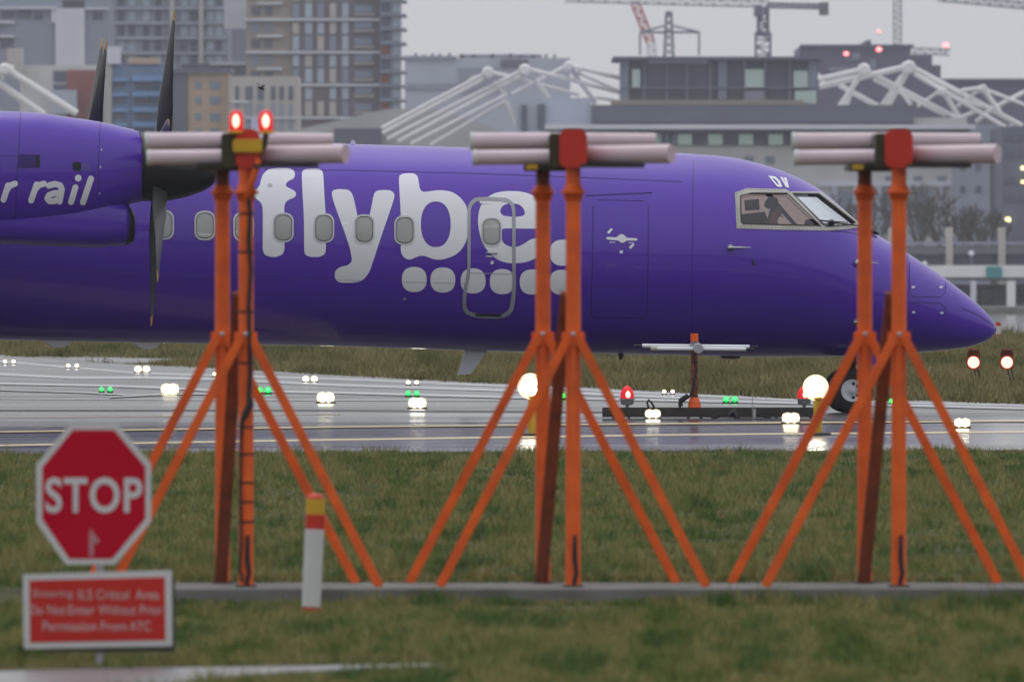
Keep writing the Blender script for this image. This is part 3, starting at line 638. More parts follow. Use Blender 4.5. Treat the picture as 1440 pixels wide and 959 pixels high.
    for k in range(6):
        phi=R(ph0+60*k)
        def bladepts(r0,r1,nr,full=True):
            vs=[]; n=12
            for i in range(nr+1):
                r=r0+(r1-r0)*i/nr; t=r/2.07
                c=np.interp(t,[.1,.22,.4,.6,.8,.93,.985,1],[.14,.24,.275,.23,.18,.13,.08,.02]); th=np.interp(t,[.1,.22,.5,1],[.11,.06,.03,.008])
                be=R(np.interp(t,[.1,.5,.8,1],[62,36,22,14])); sw=np.interp(t,[0,.5,.8,1],[0,-.01,.02,.07])
                for j in range(n):
                    a=2*math.pi*j/n; u=c/2*math.cos(a)+sw; v=th/2*math.sin(a)
                    X=u*math.sin(be)+v*math.cos(be)*-1; Tn=u*math.cos(be)+v*math.sin(be)
                    rad=Vector((0,-math.sin(phi),math.cos(phi))); tan=Vector((0,-math.cos(phi),-math.sin(phi)))
                    p=rad*r+tan*Tn+Vector((X,0,0))
                    p=Matrix.Rotation(R(-5),3,'Z')@Matrix.Rotation(tilt,3,'Y')@p; vs.append(tow(hub+p))
            m=MB(); m.add(vs,[(i*n+j,i*n+(j+1)%n,(i+1)*n+(j+1)%n,(i+1)*n+j) for i in range(nr) for j in range(n)],True)
            m.add(vs[:n],[tuple(range(n))]); m.add(vs[-n:],[tuple(range(n))]); return m
        b=bladepts(.2,1.93,22).build('propeller_blade',M['blade'],plane); bladepts(1.932,2.07,8).build('blade_tip',M['blade_tip'],b)
def sh_local(yc): return Vector((0,yc-NY,0))
M['purple2']=mat('dull_purple_paint',(.05,.02,.19),.5)
_pl=plane
def engine_far_shift(): pass
engine(NY)
# the far engine reuses the same outlines, moved across the cabin
def far_engine():
    src=[o for o in list(bpy.data.objects) if o.parent==plane and o.name.split('.')[0] in ('engine_nacelle','spinner')]
    for s in src:
        c=s.copy(); COL.objects.link(c); c.location=Vector(s.location)+Vector((0,8.8,0))
        for ch in [x for x in bpy.data.objects if x.parent==s and x.name.split('.')[0] in ('intake_duct','intake_lip','cowl_ring')]:
            d=ch.copy(); COL.objects.link(d); d.parent=c
    hub=Vector(lplane(227,237.2,NY))+Vector((0,8.8,0))
    bl=[o for o in list(bpy.data.objects) if o.parent==plane and o.name.startswith('propeller_blade')]
    for s in bl:
        c=s.copy(); COL.objects.link(c); rot=Matrix.Rotation(R(18),4,'X'); h0=hub-Vector((0,8.8,0))
        c.matrix_basis = Matrix.Translation(hub)@rot@Matrix.Translation(-h0)
        for ch in [x for x in list(bpy.data.objects) if x.parent==s]:
            d=ch.copy(); COL.objects.link(d); d.parent=c
far_engine()
# wing across the top of the cabin, aft of the picture
wx=LX(-150); wz=float(fus.ft(LX(0)))+.02; wv=[]; wn=16
for y in (-13,-4.4,-1.2,1.2,4.4,13):
    ch_=3.0 if abs(y)<5 else 1.6
    for j in range(wn):
        a=2*math.pi*j/wn; wv.append(tow((wx-ch_/2+ch_/2*math.cos(a)-(0 if abs(y)<5 else .7), y, wz+.22*math.sin(a)*(1 if abs(y)<5 else .6)+.1)))
wm=MB(); wm.add(wv,[(i*wn+j,i*wn+(j+1)%wn,(i+1)*wn+(j+1)%wn,(i+1)*wn+j) for i in range(5) for j in range(wn)],True); wm.add(wv[:wn],[tuple(range(wn))]); wm.add(wv[-wn:],[tuple(range(wn))]); wm.build('wing',M['white_paint'],plane)
# cockpit furniture (fixed) and the pilot
SY=-.42
def lp(px,py,y=SY): return tow(lplane(px,py,y))
st=MB(); st.tube([lp(1062,345),lp(1060,318),lp(1058,300)],[.20,.22,.17],12); st.tube([lp(1058,296),lp(1057,281)],[.10,.10],12); st.build('seat',M['seat'],plane)
st=MB(); st.tube([lp(1062,345,.42),lp(1060,318,.42),lp(1058,300,.42)],[.20,.22,.17],12); st.tube([lp(1058,296,.42),lp(1057,281,.42)],[.10,.10],12); st.build('seat',M['seat'],plane)
st=MB(); P=[(1130,322),(1165,322),(1160,312),(1140,308),(1132,310)]; v=[lp(x,y,-.75) for x,y in P]+[lp(x,y,.75) for x,y in P]; n=5
st.add(v,[tuple(range(n)),tuple(reversed(range(n,2*n)))]+[(i,i+n,(i+1)%n+n,(i+1)%n) for i in range(n)]); st.build('instrument_panel',M['seat'],plane)
def skin(name, verts, edges, radii, root, m, parent, sub=2):
    me=bpy.data.meshes.new(name); me.from_pydata([tuple(v) for v in verts],edges,[]); o=bpy.data.objects.new(name,me); COL.objects.link(o)
    k=o.modifiers.new('s','SKIN'); k.use_smooth_shade=True
    for i,r in enumerate(radii): me.skin_vertices[0].data[i].radius=(r,r) if not isinstance(r,tuple) else r
    for i in range(len(verts)): me.skin_vertices[0].data[i].use_root=(i==root)
    s=o.modifiers.new('u','SUBSURF'); s.levels=sub; s.render_levels=sub
    dg=bpy.context.evaluated_depsgraph_get(); nm=bpy.data.meshes.new_from_object(o.evaluated_get(dg)); bpy.data.objects.remove(o)
    for p in nm.polygons: p.use_smooth=True
    nm.materials.clear(); return nm
hd=lp(1091,294); sc=1/106.5
def rel(dx,dz,dy=0): return hd+Vector((dx*sc,dy,-dz*sc))
vs=[rel(-14,58),rel(-11,45),rel(-8,33),rel(-6,24),rel(-4,15),rel(-1,4),rel(-1,-6),rel(-9,27,-.19),rel(-2,44,-.24),rel(18,40,-.16),rel(27,37,-.12),rel(-9,27,.19),rel(-2,44,.24),rel(18,40,.16),rel(27,37,.12),rel(9,5),rel(30,36,-.12),rel(30,36,.12)]
ed=[(0,1),(1,2),(2,3),(3,4),(4,5),(5,6),(3,7),(7,8),(8,9),(9,10),(3,11),(11,12),(12,13),(13,14),(5,15),(10,16),(14,17)]
pm=skin('person',vs,ed,[.15,.16,.17,.12,.055,.095,.09,.075,.05,.04,.035,.075,.05,.04,.035,.022,.03,.03],0,None,None)
pil=topmesh('person',pm,M['skin'],rel(-14,58)); tag(pil,'pilot in a white shirt and headset seated behind the brown-tinted cockpit side window','person')
for p in pil.data.polygons: p.use_smooth=True
hb=MB().lathe(rel(-5,-6),(-.55,0,1),[(-.03,.07),(.01,.098),(.05,.098),(.085,.06),(.10,.01)],20); hb.build('hair',M['hair'],pil)
sb=MB().tube([rel(-14,60),rel(-11,45),rel(-8,33),rel(-7,26),rel(-5.5,20)],[.175,.19,.205,.16,.075],18)
for s in (-1,1): sb.tube([rel(-9,27,.16*s),rel(-8,30,.2*s),rel(-2,44,.25*s),rel(4,43,.23*s)],[.08,.09,.07,.065],12)
sb.build('shirt',M['shirt'],pil)
hs_=MB(); hs_.lathe(rel(-5,1,-.125),(0,1,0),[(0,.022),(.03,.030)],14); hs_.tube([rel(-2,0,-.12),rel(-3,-8,-.11),rel(-3,-15,0),rel(-3,-8,.11),rel(-2,0,.12)],.012,8); hs_.tube([rel(-1,3,-.12),rel(6,10,-.09),rel(10,11,-.03)],.006,6); hs_.build('headset',M['black'],pil)

# ------------------------------------------------------------------ localiser antennas: pairs of orange poles with splayed legs and long pinkish tubes
def cyl(mb,a,b,r,n=16): return mb.tube([a,b],r,n)
DF, DR = 75.1, 75.92
def rbox(p0,p1,ya,yb,t):
    b=MB().prism(rrect((p0.x+p1.x)/2,(p0.z+p1.z)/2,p1.x-p0.x,p0.z-p1.z,.055),ya,yb); b.build('connector_box',M['red_box'],t,.006)
def antenna(fx_, rx_, tl, tr1, tr2, label, boxed=True, cable=False):
    B=W(fx_,Y0+F*H/DF,DF); B.z=0
    t=empty('localiser_antenna', B, label, 'antenna', 'orange localiser antennas on the concrete plinth')
    for px,d,front in ((fx_,DF,True),(rx_,DR,False)):
        X=W(px,600,d).x; zt=W(px,238,d).z; zk=W(px,473,d).z; zc=W(px,271,d).z
        if front: cyl(MB(),(X,d,0),(X,d,zt+.06),.050,18).build('pole',M['orange'],t)
        else:
            cyl(MB(),(X,d,0),(X,d,zc),.050,18).build('pole',M['orange'],t)
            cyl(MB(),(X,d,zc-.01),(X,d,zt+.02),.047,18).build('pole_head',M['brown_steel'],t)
        k=MB(); k.lathe((X,d,zc),(0,0,1),[(-.055,.052),(-.045,.062),(-.012,.062),(-.010,.082),(.012,.082),(.014,.066),(.04,.060),(.05,.050)],20); k.build('collar',M['orange'],t)
        for s in (-1,1):
            foot=Vector((X+s*188/F*d, d+.0, .0)); top=Vector((X+s*.03,d-.055,zk))
            l=MB().bar(top,foot,.061,.05); l.build('leg',M['orange'],t,.006)
        g=MB(); g.box((X-.075,d-.062,zk-.06),(X+.075,d-.054,zk+.03)); g.build('gusset',M['orange'],t)
        MB().lathe((X,d-.085,zk+.015),(0,-1,0),[(0,.017),(.015,.017),(.02,.008)],8).build('bolt',M['metal'],t)
        MB().box((X-.07,d-.06,.0),(X+.07,d+.07,.014)).build('base_plate',M['dark_metal'],t,.003)
    Xf=W(fx_,600,DF).x; Xr=W(rx_,600,DR).x
    a=Vector((Xf-.045,DF+.04,W(0,412,DF).z)); b=Vector((Xr-.01,DR-.10,.01)); MB().bar(a,b,.085,.07).build('brace',M['brown_steel'],t,.004)  # brown instead of orange: the brace's shaded side is painted in
    MB().tube([(Xf+.012,DF-.052,W(0,752,DF).z),(Xf+.010,DF-.056,W(0,785,DF).z),(Xf+.022,DF-.058,W(0,805,DF).z),(Xf+.004,DF-.056,.02)],[.012,.017,.015,.015],8).build('cable',M['cable'],t)
    # tubes
    u=MB(); u.tube([W(tl,199.5,DR+.1),W((tl+tr1)/2,198.6,DR+.1),W(tr1,198.3,DR+.1)],[.060,.058,.050],28); u.build('radome_tube',M['tube'],t)
    u=MB(); u.tube([W(tl+3,222,DF+.35),W(fx_-20,221,DF+.35),W(fx_+10,218.5,DF+.1),W(tr2,216.6,DF-.2)],[.050,.052,.062,.063],28); u.build('radome_tube',M['tube'],t)
    for q,(x,y,r,d) in enumerate(((tl,199.5,.063,DR+.1),(tl+3,222,.053,DF+.35))):
        p=W(x,y,d); MB().lathe(p+Vector((-.004,0,0)),(1,0,0),[(0,r*.9),(.004,r),(.03,r),(.034,r*.97)],28).build('end_cap',M['sign_white'],t)
    b=MB(); p0=W(fx_-34,188,DF+.2); p1=W(fx_-12,238,DF+.2); b.box((p0.x,DF+.0,p1.z),(p1.x,DF+1.4,p0.z)); b.build('bracket',M['olive'],t,.01)
    b=MB(); p0=W(fx_-70,231,DF+.3); p1=W(fx_-2,240,DF+.3); b.box((p0.x,DF+.15,p1.z),(p1.x,DF+1.45,p0.z)); b.build('tray',M['dark_metal'],t,.01)
    b=MB(); p0=W(fx_+10,231,DF); p1=W(tr2-38,236,DF); b.box((p0.x,DF-.15,p1.z),(p1.x,DF+.3,p0.z)); b.build('rail',M['dark_metal'],t)
    if boxed:
        p0=W(fx_-19.5,182,DF-.12); p1=W(fx_+19.5,237,DF-.12); rbox(p0,p1,DF-.14,DF+.10,t)
        p0=W(fx_-66,231.5,DF+.1); p1=W(fx_-50,239,DF+.1); b=MB(); b.box((p0.x,DF+.05,p1.z),(p1.x,DF+.14,p0.z)); b.build('tag_plate',M['yellow'],t,.004)
    else:
        p0=W(fx_-14,182,DF); p1=W(fx_+19,238,DF); rbox(p0,p1,DF-.08,DF+.10,t)
        b=MB(); p0=W(fx_-19,196,DF-.1); p1=W(fx_+23,215,DF-.1); b.box((p0.x,DF-.12,p1.z),(p1.x,DF-.085,p0.z)); b.build('yellow_clamp',M['yellow'],t,.008)
    if cable:
        P=[(358,240),(352,256),(349,275),(352,300),(350,340),(353,380),(350,430),(351,480),(352,520),(350,556),(352,568),(345,582),(340,592),(339,620),(338,680),(339,760),(337,800),(341,818)]
        MB().tube([W(x,y,DF-.07) for x,y in P],[.010,.011,.013,.014,.015,.013,.015,.014,.014,.016,.026,.024,.014,.010,.010,.010,.010,.010],8).build('cable',M['cable'],t)
        for y in (302,356,440,512,602,640,680,707,735):
            MB().lathe((Xf,DF,W(0,y,DF).z),(0,0,1),[(0,.053),(.014,.053)],18).build('cable_tie',M['cable'],t)
        MB().tube([W(364,225,DF-.1),W(358,245,DF-.11),W(350,268,DF-.09),W(346,280,DF-.06)],[.022,.024,.022,.018],8).build('cable_sleeve',M['orange'],t)
    return t
antenna(346,313,204,468,486,'orange twin-pole antenna carrying two glowing red lamps, the one beside the stop sign',False,True)
antenna(806,763.5,662,922,944,'orange twin-pole antenna with red box and pinkish tubes in front of the aircraft door')
antenna(1264,1216,1114,1379,1403,'orange twin-pole antenna with red box and pinkish tubes, standing in front of the aircraft nose')
for x,lab in ((332,'left glowing red obstruction lamp on the cabled orange antenna'),(374,'right glowing red obstruction lamp on the cabled orange antenna')):
    base=W(x,186,DF-.05); t=empty('obstruction_lamp',base,lab,'lamp','red lamps on top of the antenna')
    MB().lathe(base,(0,0,1),[(-.012,.030),(-.010,.054),(.004,.054),(.008,.046)],20).build('lamp_base',M['yellow'],t)
    o=MB().lathe(base,(0,0,1),[(.008,.044),(.03,.048),(.10,.047),(.125,.040),(.140,.022),(.144,.004)],24).build('lamp_dome',M['lamp_red'],t)
    MB().lathe(base+Vector((0,-.052,.072)),(0,0,1),[(-.045,.004),(-.03,.018),(0,.024),(.03,.018),(.045,.004)],14).build('bulb_glow',M['lamp_core'],t)
    s=1 if x>350 else -1; p=MB(); p.tube([base+Vector((0,0,-.01)),base+Vector((-s*.01,.0,-.09)),base+Vector((-s*.05,0,-.14))],.020,8); p.build('lamp_stem',M['olive'],t)

# ------------------------------------------------------------------ stop sign
DS=63.9; ZN=-.10
base=W(139,937,DS); base.z=ZN
t=empty('stop_sign',base,'red octagonal stop sign on a short post above the red critical area board','sign')
def pan(poly,d,th,m,name,par):
    b=MB(); b.prism([(W(x,y,d).x,W(x,y,d).z) for x,y in poly],d,d+th); return b.build(name,m,par)
OC=[(98.5,595.8),(164.5,595.8),(212.4,652),(212.4,733),(162,793.4),(93,793.4),(51.2,734),(51.2,653)]
IC=[(102.8,604.3),(160.5,604.3),(204.4,656),(204.4,729),(158,785.5),(97.5,785.5),(59.6,730),(59.6,657)]
fc=pan(OC,DS-.03,.006,M['sign_white'],'sign_plate',t); red=pan(IC,DS-.033,.0025,M['sign_red'],'red_face',fc)
cyl(MB(),(W(140,0,DS).x,DS,ZN-.05),(W(140,0,DS).x,DS,W(0,640,DS).z),.021,14).build('post',M['grey_paint'],t)
def text(s_,cx,cy,wpx,hpx,d,m,par,off=.0,name='lettering',th=.0008,space=1.0):
    cu=bpy.data.curves.new('t','FONT'); cu.body=s_; cu.align_x='CENTER'; cu.align_y='CENTER'; cu.offset=off; cu.extrude=th; cu.space_character=space; cu.resolution_u=6
    o=bpy.data.objects.new('t',cu); COL.objects.link(o); dg=bpy.context.evaluated_depsgraph_get(); me=bpy.data.meshes.new_from_object(o.evaluated_get(dg)); bpy.data.objects.remove(o)
    v=np.array([q.co for q in me.vertices]); mn=v.min(0); mxx=v.max(0); c=W(cx,cy,d); k=d/F
    for q in me.vertices:
        q.co=Vector((c.x+((q.co.x-mn[0])/(mxx[0]-mn[0])-.5)*wpx*k, d-(q.co.z), c.z+((q.co.y-mn[1])/(mxx[1]-mn[1])-.5)*hpx*k))
    me.materials.clear(); return link(name,me,m,par)
text('STOP',132,696,136,50,DS-.0345,M['sign_white'],fc,.020,space=1.08)
sc_=MB(); 
for poly in ([(127,742),(131,748),(140,760),(137,764),(132,762),(131.5,782),(125.5,782),(125,755)],): sc_.prism([(W(x,y,DS-.034).x,W(x,y,DS-.034).z) for x,y in poly],DS-.0345,DS-.0338)
sc_.build('faded_mark',M['faded'],fc)  # pale pink mark below the STOP lettering
t2=empty('notice_board',W(137,855,DS-.03),'red rectangular notice board with three lines of white text below the stop sign','sign')
b1=pan([(31.8,807),(241.5,801.5),(242.5,908),(33.5,912)],DS-.036,.006,M['sign_white'],'board_plate',t2)
r1=pan([(41.5,816),(231.8,811),(232.8,899.5),(42.5,903)],DS-.039,.0025,M['board_red'],'board_face',b1)
for words in ((('Entering',75,835.5,55),('ILS',120,835.5,20),('Critical',158.5,835.5,46),('Area',207,835.5,33)),(('Do',52,857,17),('Not',79.5,857,25),('Enter',115,857,38),('Without',165,857,53),('Prior',213,857,32)),(('Permission',98,880,76),('From',160,880,36),('ATC',197,880,30))):
    for w_,x,y,wd in words: text(w_,x,y,wd,13.5 if w_!='Prior' else 13.5,DS-.0405,M['faded_white'],b1,.006,'word')
MB().box((W(60,0,DS).x,DS-.03,W(0,916,DS).z),(W(246,0,DS).x,DS-.004,W(0,812,DS).z)).build('backing_panel',M['dark_metal'],t2)

# bollard
base=W(437,865,72.6); base.z=ZN; t=empty('marker_post',base,'white marker post with yellow and red bands leaning beside the concrete plinth','bollard')
ax=Vector((.045,0,1)).normalized(); k_=72.6/F
def band(h0,h1,r0,r1,m,name,cap=False):
    pr=[(h0*k_,r0*k_),(h1*k_,r1*k_)]+([(h1*k_+.012,r1*k_*.85),(h1*k_+.022,r1*k_*.4)] if cap else [])
    MB().lathe(base,ax,pr,24).build(name,m,t)
band(-3,11,12.6,12.6,M['red_box'],'foot'); band(11,120,13.2,13.6,M['sign_white'],'shaft'); band(120,141,13.4,13.4,M['red_box'],'red_band')
band(141,163,13.5,13.5,M['yellow'],'yellow_band'); band(163,165,13,12.4,M['red_box'],'cap',True)

# ------------------------------------------------------------------ lights set in the pavement
def ground_lamp(px,py,m,r,label,pair=12,n=2,hh=1.0,group='lights set in the runway and taxiway'):
    g=G(px,py+2.5); t=empty('ground_light',g,label,'airfield light',group); k=g.y/F
    for i in range(n):
        x=g.x+((i-(n-1)/2)*pair)*k
        MB().lathe((x,g.y,.002),(0,0,1),[(0,r*k*1.5),(.02,r*k*1.4),(.03,r*k*.9)],18).build('fitting',M['dark_metal'],t)
        rr=r*k*hh; MB().lathe((x,g.y-r*k*.45,.03+rr*.9),(0,0,1),[(-rr*1.1,.002),(-rr*.8,rr*1.1),(0,rr*1.25),(rr*.8,rr*1.0),(rr*1.12,.002)],16).build('bowl',M['bowl_green' if 'green' in m.name else 'bowl_warm'],t)  # added glowing shell that stands for the halo round the lens
        rr*=.86; MB().lathe((x,g.y-r*k*1.15,.03+rr*.9),(0,0,1),[(-rr,.002),(-rr*.7,rr*.8),(0,rr*1.15),(rr*.7,rr*.8),(rr,.002)],16).build('lens',m,t)
GL=[(13,510,'lamp_soft',2.2,'small white light pair at the far left edge of the runway'),
(102,516,'lamp_soft',2.4,'small white light pair above the left side of the stop sign'),
(200,522.5,'lamp_soft',4.2,'bright white light pair on the runway above the stop sign, left of the leftmost antenna'),
(149,550,'lamp_green',3.0,'green light pair above the stop sign'),
(239,553,'lamp_warm',6.8,'large warm light between the stop sign and the leftmost antenna'),
(458,565,'lamp_warm',6.6,'large warm light just right of the leftmost antenna'),
(587,573,'lamp_white',6.8,'large white light below the aircraft belly blade antenna'),
(436,536,'lamp_soft',3.8,'smaller white light pair behind the large warm light'),
(371,552,'lamp_green',4.2,'green light behind the right leg of the leftmost antenna'),
(580,540,'lamp_soft',2.6,'small white light directly above a green one'),
(580,556,'lamp_green',3.4,'green light just behind a large white light, left of the yellow post lamp'),
(797,560,'lamp_green',4.4,'green light between the poles of the middle antenna'),
(1027,565,'lamp_green',4.0,'green light pair behind the steel monitor beam'),
(940,553,'lamp_soft',2.4,'small white light pair behind the monitor antenna mast'),
(918,587,'lamp_white',5.4,'bright light in front of the monitor beam near its red beacon'),
(1112,594,'lamp_warm',6.6,'bright light pair in front of the right end of the monitor beam'),
(1353,600,'lamp_warm',5.6,'bright light right of the nose wheel behind the rightmost antenna leg'),
(1248,567,'lamp_green',3.4,'green light between the poles of the rightmost antenna'),
(336,553,'lamp_warm',4.0,'warm light seen between the two poles of the leftmost antenna'),
(308,528,'lamp_soft',2.4,'small white light partly behind the rear pole of the leftmost antenna'),
(755,578,'lamp_soft',2.2,'small white light beside the yellow post')]
for px,py,m,r,lab in GL:
    ground_lamp(px,py,M[m],r,lab,12 if r<5 else 9)
def post_lamp(px,py,gy,lab):
    g=G(px+3,gy); k=g.y/F; t=empty('approach_light',g,lab,'airfield light','lamps on yellow posts')
    zt=W(px,py,g.y).z; 
    MB().lathe((g.x,g.y,.004),(0,0,1),[(0,.16),(.02,.16),(.03,.14)],24).build('base_plate',M['dark_metal'],t)
    MB().tube([(g.x,g.y,.02),(g.x,g.y,zt-.10)],[.055,.05],16).build('post',M['yellow'],t)
    MB().lathe((g.x,g.y,zt-.15),(0,0,1),[(0,.05),(.02,.07),(.05,.055)],16).build('coupling',M['yellow'],t)
    c=Vector((W(px,py,g.y).x,g.y,zt))
    MB().lathe(c,(0,1,0),[(-.04,.135),(0,.14),(.10,.11),(.18,.05)],28).build('housing',M['dark_metal'],t)
    MB().lathe(c+Vector((0,-.04,0)),(0,-1,0),[(0,.112),(.02,.108),(.045,.08),(.055,.01)],32).build('lens',M['lamp_white'],t)
    MB().lathe(c+Vector((0,-.038,0)),(0,-1,0),[(0,.152),(.004,.150),(.010,.115)],32).build('reflector_bowl',M['bowl_warm'],t)  # added glowing ring, the lamp's warm halo given a shape
post_lamp(746,543,613,'blazing white lamp on a yellow post behind the middle antenna')
post_lamp(1147,545,612,'blazing white lamp on a yellow post left of the nose wheel')

# ------------------------------------------------------------------ monitor beam with its antenna, beacons
DM=145.6
def m_(x,y,dy=0): return W(x,y,DM+dy)
t=empty('monitor_beam',G(996,589),'low dark steel beam lying across the taxiway edge below the aircraft nose section','frame')
a=m_(847,573); b=m_(1146,586.5); MB().box((a.x,DM,b.z),(b.x,DM+.13,a.z)).build('beam',M['dark_metal'],t,.005)
for x in (863,968,986,1082,1092,1140):
    p=m_(x,580); MB().box((p.x-.018,DM-.03,-.002),(p.x+.018,DM+.15,p.z)).build('foot',M['dark_metal'],t)
MB().tube([m_(1026,585,-.04),m_(1032,578,-.04),m_(1037,590,-.04)],.04,8).build('rubber_bracket',M['cable'],t)
for P in ([(884,586),(886,591),(895,593.5),(905,592),(912,589)],[(912,573),(910,566),(912,562),(916,566),(920,573)],[(999,585),(1003,588),(1010,586.5),(1011,583)],[(1066,583),(1075,586),(1083,589),(1090,590)]):
    MB().tube([m_(x,y,-.05) for x,y in P],.013,8).build('cable',M['cable'],t)
MB().tube([m_(1058,590,-.03),m_(1058,554,-.03)],.006,6).build('rod',M['metal'],t)
MB().tube([m_(1061,588,-.05),m_(1061,575,-.05)],.025,10).build('junction',M['metal'],t)
t=empty('monitor_antenna',m_(977,573),'thin white horizontal rods with round grey discs on a rusty orange mast below the aircraft','antenna')
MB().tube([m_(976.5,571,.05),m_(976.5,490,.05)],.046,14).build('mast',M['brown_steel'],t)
MB().tube([m_(976.5,480,.05),m_(976.5,469,.05)],.05,14).build('mast_top',M['orange'],t)
MB().lathe(m_(976.5,573,.05),(0,0,1),[(0,.085),(.06,.08),(.13,.05)],14).build('mast_foot',M['orange'],t)
for dy,x,y,r in ((.10,977,485,.062),(-.10,982,490,.066)):
    MB().lathe(m_(x,y,dy),(0,-1,0),[(-.05,r*.9),(-.04,r),(.04,r),(.05,r*.9)],28).build('disc_housing',M['grey_paint'],t)
for y0,y1,xa,xb,dy in ((486,487.6,903,1054,.12),(490,491,916,1049,-.02)):
    MB().tube([m_(xa,y0,dy),m_(xb,y1,dy)],.024,12).build('rod',M['letter'],t)
    for x,s,y in ((xa,-1,y0),(xb,1,y1)): MB().tube([m_(x,y,dy),m_(x+s*12,y,dy)],.012,8).build('rod_tip',M['black'],t)
MB().tube([m_(915,490,-.02),m_(924,490.1,-.02)],.028,12).build('joint_sleeve',M['cream_frame'],t)
for i,y in enumerate(range(498,566,12)): MB().lathe(m_(976.5,y,.05),(0,0,1),[(0,.050),(.012,.050)],14).build('cable_tie',M['cable'],t)
MB().tube([m_(976,500,-.0),m_(979,520,-.0),m_(975,545,-.0),m_(971,556,-.0),m_(958,566,-.02),m_(956,573,-.02)],.016,8).build('cable',M['cable'],t)
MB().tube([m_(968,556,-.03),m_(957,563,-.03),m_(957,571,-.03)],.032,8).build('conduit',M['cable'],t)
for x,lab in ((882,'red egg-shaped beacon on the left end of the steel beam'),(1131,'red beacon on the right end of the steel beam, behind the blazing post lamp')):
    p=m_(x,573); t=empty('beacon',p,lab,'lamp','red beacons on the steel beam')
    MB().lathe(p+Vector((0,.06,0)),(0,0,1),[(0,.022),(.03,.022),(.032,.055),(.04,.080),(.10,.085),(.105,.105),(.115,.105)],22).build('beacon_base',M['grey_paint'],t)
    MB().lathe(p+Vector((0,.06,.115)),(0,0,1),[(0,.085),(.05,.088),(.10,.075),(.145,.045),(.165,.005)],24).build('beacon_dome',M['lamp_red'],t)
    MB().lathe(p+Vector((.01,-.02,.165)),(0,0,1),[(-.04,.01),(-.02,.03),(.01,.032),(.035,.018),(.05,.004)],14).build('bulb_glow',M['lamp_core'],t)

# runway guard lights in the far grass
for x,lab in ((1369,'left of two dark boxes with red lamps in the grass below the nose tip'),(1416,'right of two dark boxes with red lamps in the grass below the nose tip')):
    D=183.; t=empty('guard_light',W(x,534,D),lab,'airfield light','red lamp boxes beyond the runway')
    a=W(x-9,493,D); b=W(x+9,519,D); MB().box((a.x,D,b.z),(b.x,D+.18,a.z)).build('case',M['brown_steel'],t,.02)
    c=W(x,509.5,D-.02); MB().lathe(c,(0,-1,0),[(0,.095),(.012,.090),(.03,.04)],24).build('lens',M['lamp_core2'] if 'lamp_core2' in M else M.setdefault('lamp_core2',emis('lit_red_white',(1,.40,.28),2.4)),t)
    MB().lathe(c+Vector((0,.01,0)),(0,-1,0),[(0,.115),(.015,.115)],24).build('bezel',M['red_box'],t)
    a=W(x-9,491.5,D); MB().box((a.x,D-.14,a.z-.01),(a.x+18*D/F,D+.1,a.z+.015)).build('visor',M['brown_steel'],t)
    for s in (0,5): MB().tube([W(x+1+s,519,D+.05),W(x+5+s,536,D+.05)],.012,6).build('leg',M['dark_metal'],t)
# small bird
D=220.; c=W(366,124,D); b=MB(); b.lathe(c+Vector((-.06,0,.02)),(1,0,-.35),[(0,.004),(.03,.02),(.09,.03),(.13,.02),(.16,.004)],10)
b.add([c+Vector((-.01,0,0)),c+Vector((.05,0,0)),c+Vector((.10,-.16,.05)),c+Vector((.05,-.17,.05))],[(0,1,2,3)]).add([c+Vector((-.01,0,0)),c+Vector((.05,0,0)),c+Vector((-.02,.14,.09)),c+Vector((-.07,.13,.09))],[(0,1,2,3)])
b.top('bird',M['black'],c,'small dark bird flying above the red lamps of the leftmost antenna','bird')

# ------------------------------------------------------------------ the far shore
FM={}
def fm(n,c,rough=.7,var=.06,scale=.25): FM[n]=mat(n,c,rough,var=var,scale=scale); return FM[n]
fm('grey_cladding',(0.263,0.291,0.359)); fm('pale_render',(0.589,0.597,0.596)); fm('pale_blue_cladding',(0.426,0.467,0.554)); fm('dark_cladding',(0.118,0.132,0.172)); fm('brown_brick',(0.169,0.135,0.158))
fm('tan_brick',(0.338,0.279,0.242)); fm('cream_stone',(0.463,0.434,0.407)); fm('ochre_render',(0.514,0.388,0.276)); fm('brick_red',(.27,.085,.075)); fm('slab_white',(0.639,0.662,0.706)); fm('steel_white',(0.800,0.800,0.800),.5)
fm('glass_dark',(0.106,0.123,0.164),.25); fm('glass_pale',(0.388,0.467,0.540),.3); fm('glass_mid',(0.225,0.272,0.346),.3); fm('blue_panel',(0.176,0.337,0.609)); fm('blue_wall',(0.162,0.233,0.359)); fm('purple_dark',(0.118,0.109,0.179)); fm('crane_steel',(0.146,0.146,0.202))
fm('crane_red',(0.482,0.146,0.158)); fm('pylon_grey',(0.212,0.233,0.276)); fm('shell_roof',(0.439,0.441,0.442)); fm('bark',(.075,.06,.06)); fm('teal_sign',(.06,.26,.28)); fm('tower_dark',(0.137,0.155,0.207)); fm('concrete_dark',(0.162,0.168,0.192))
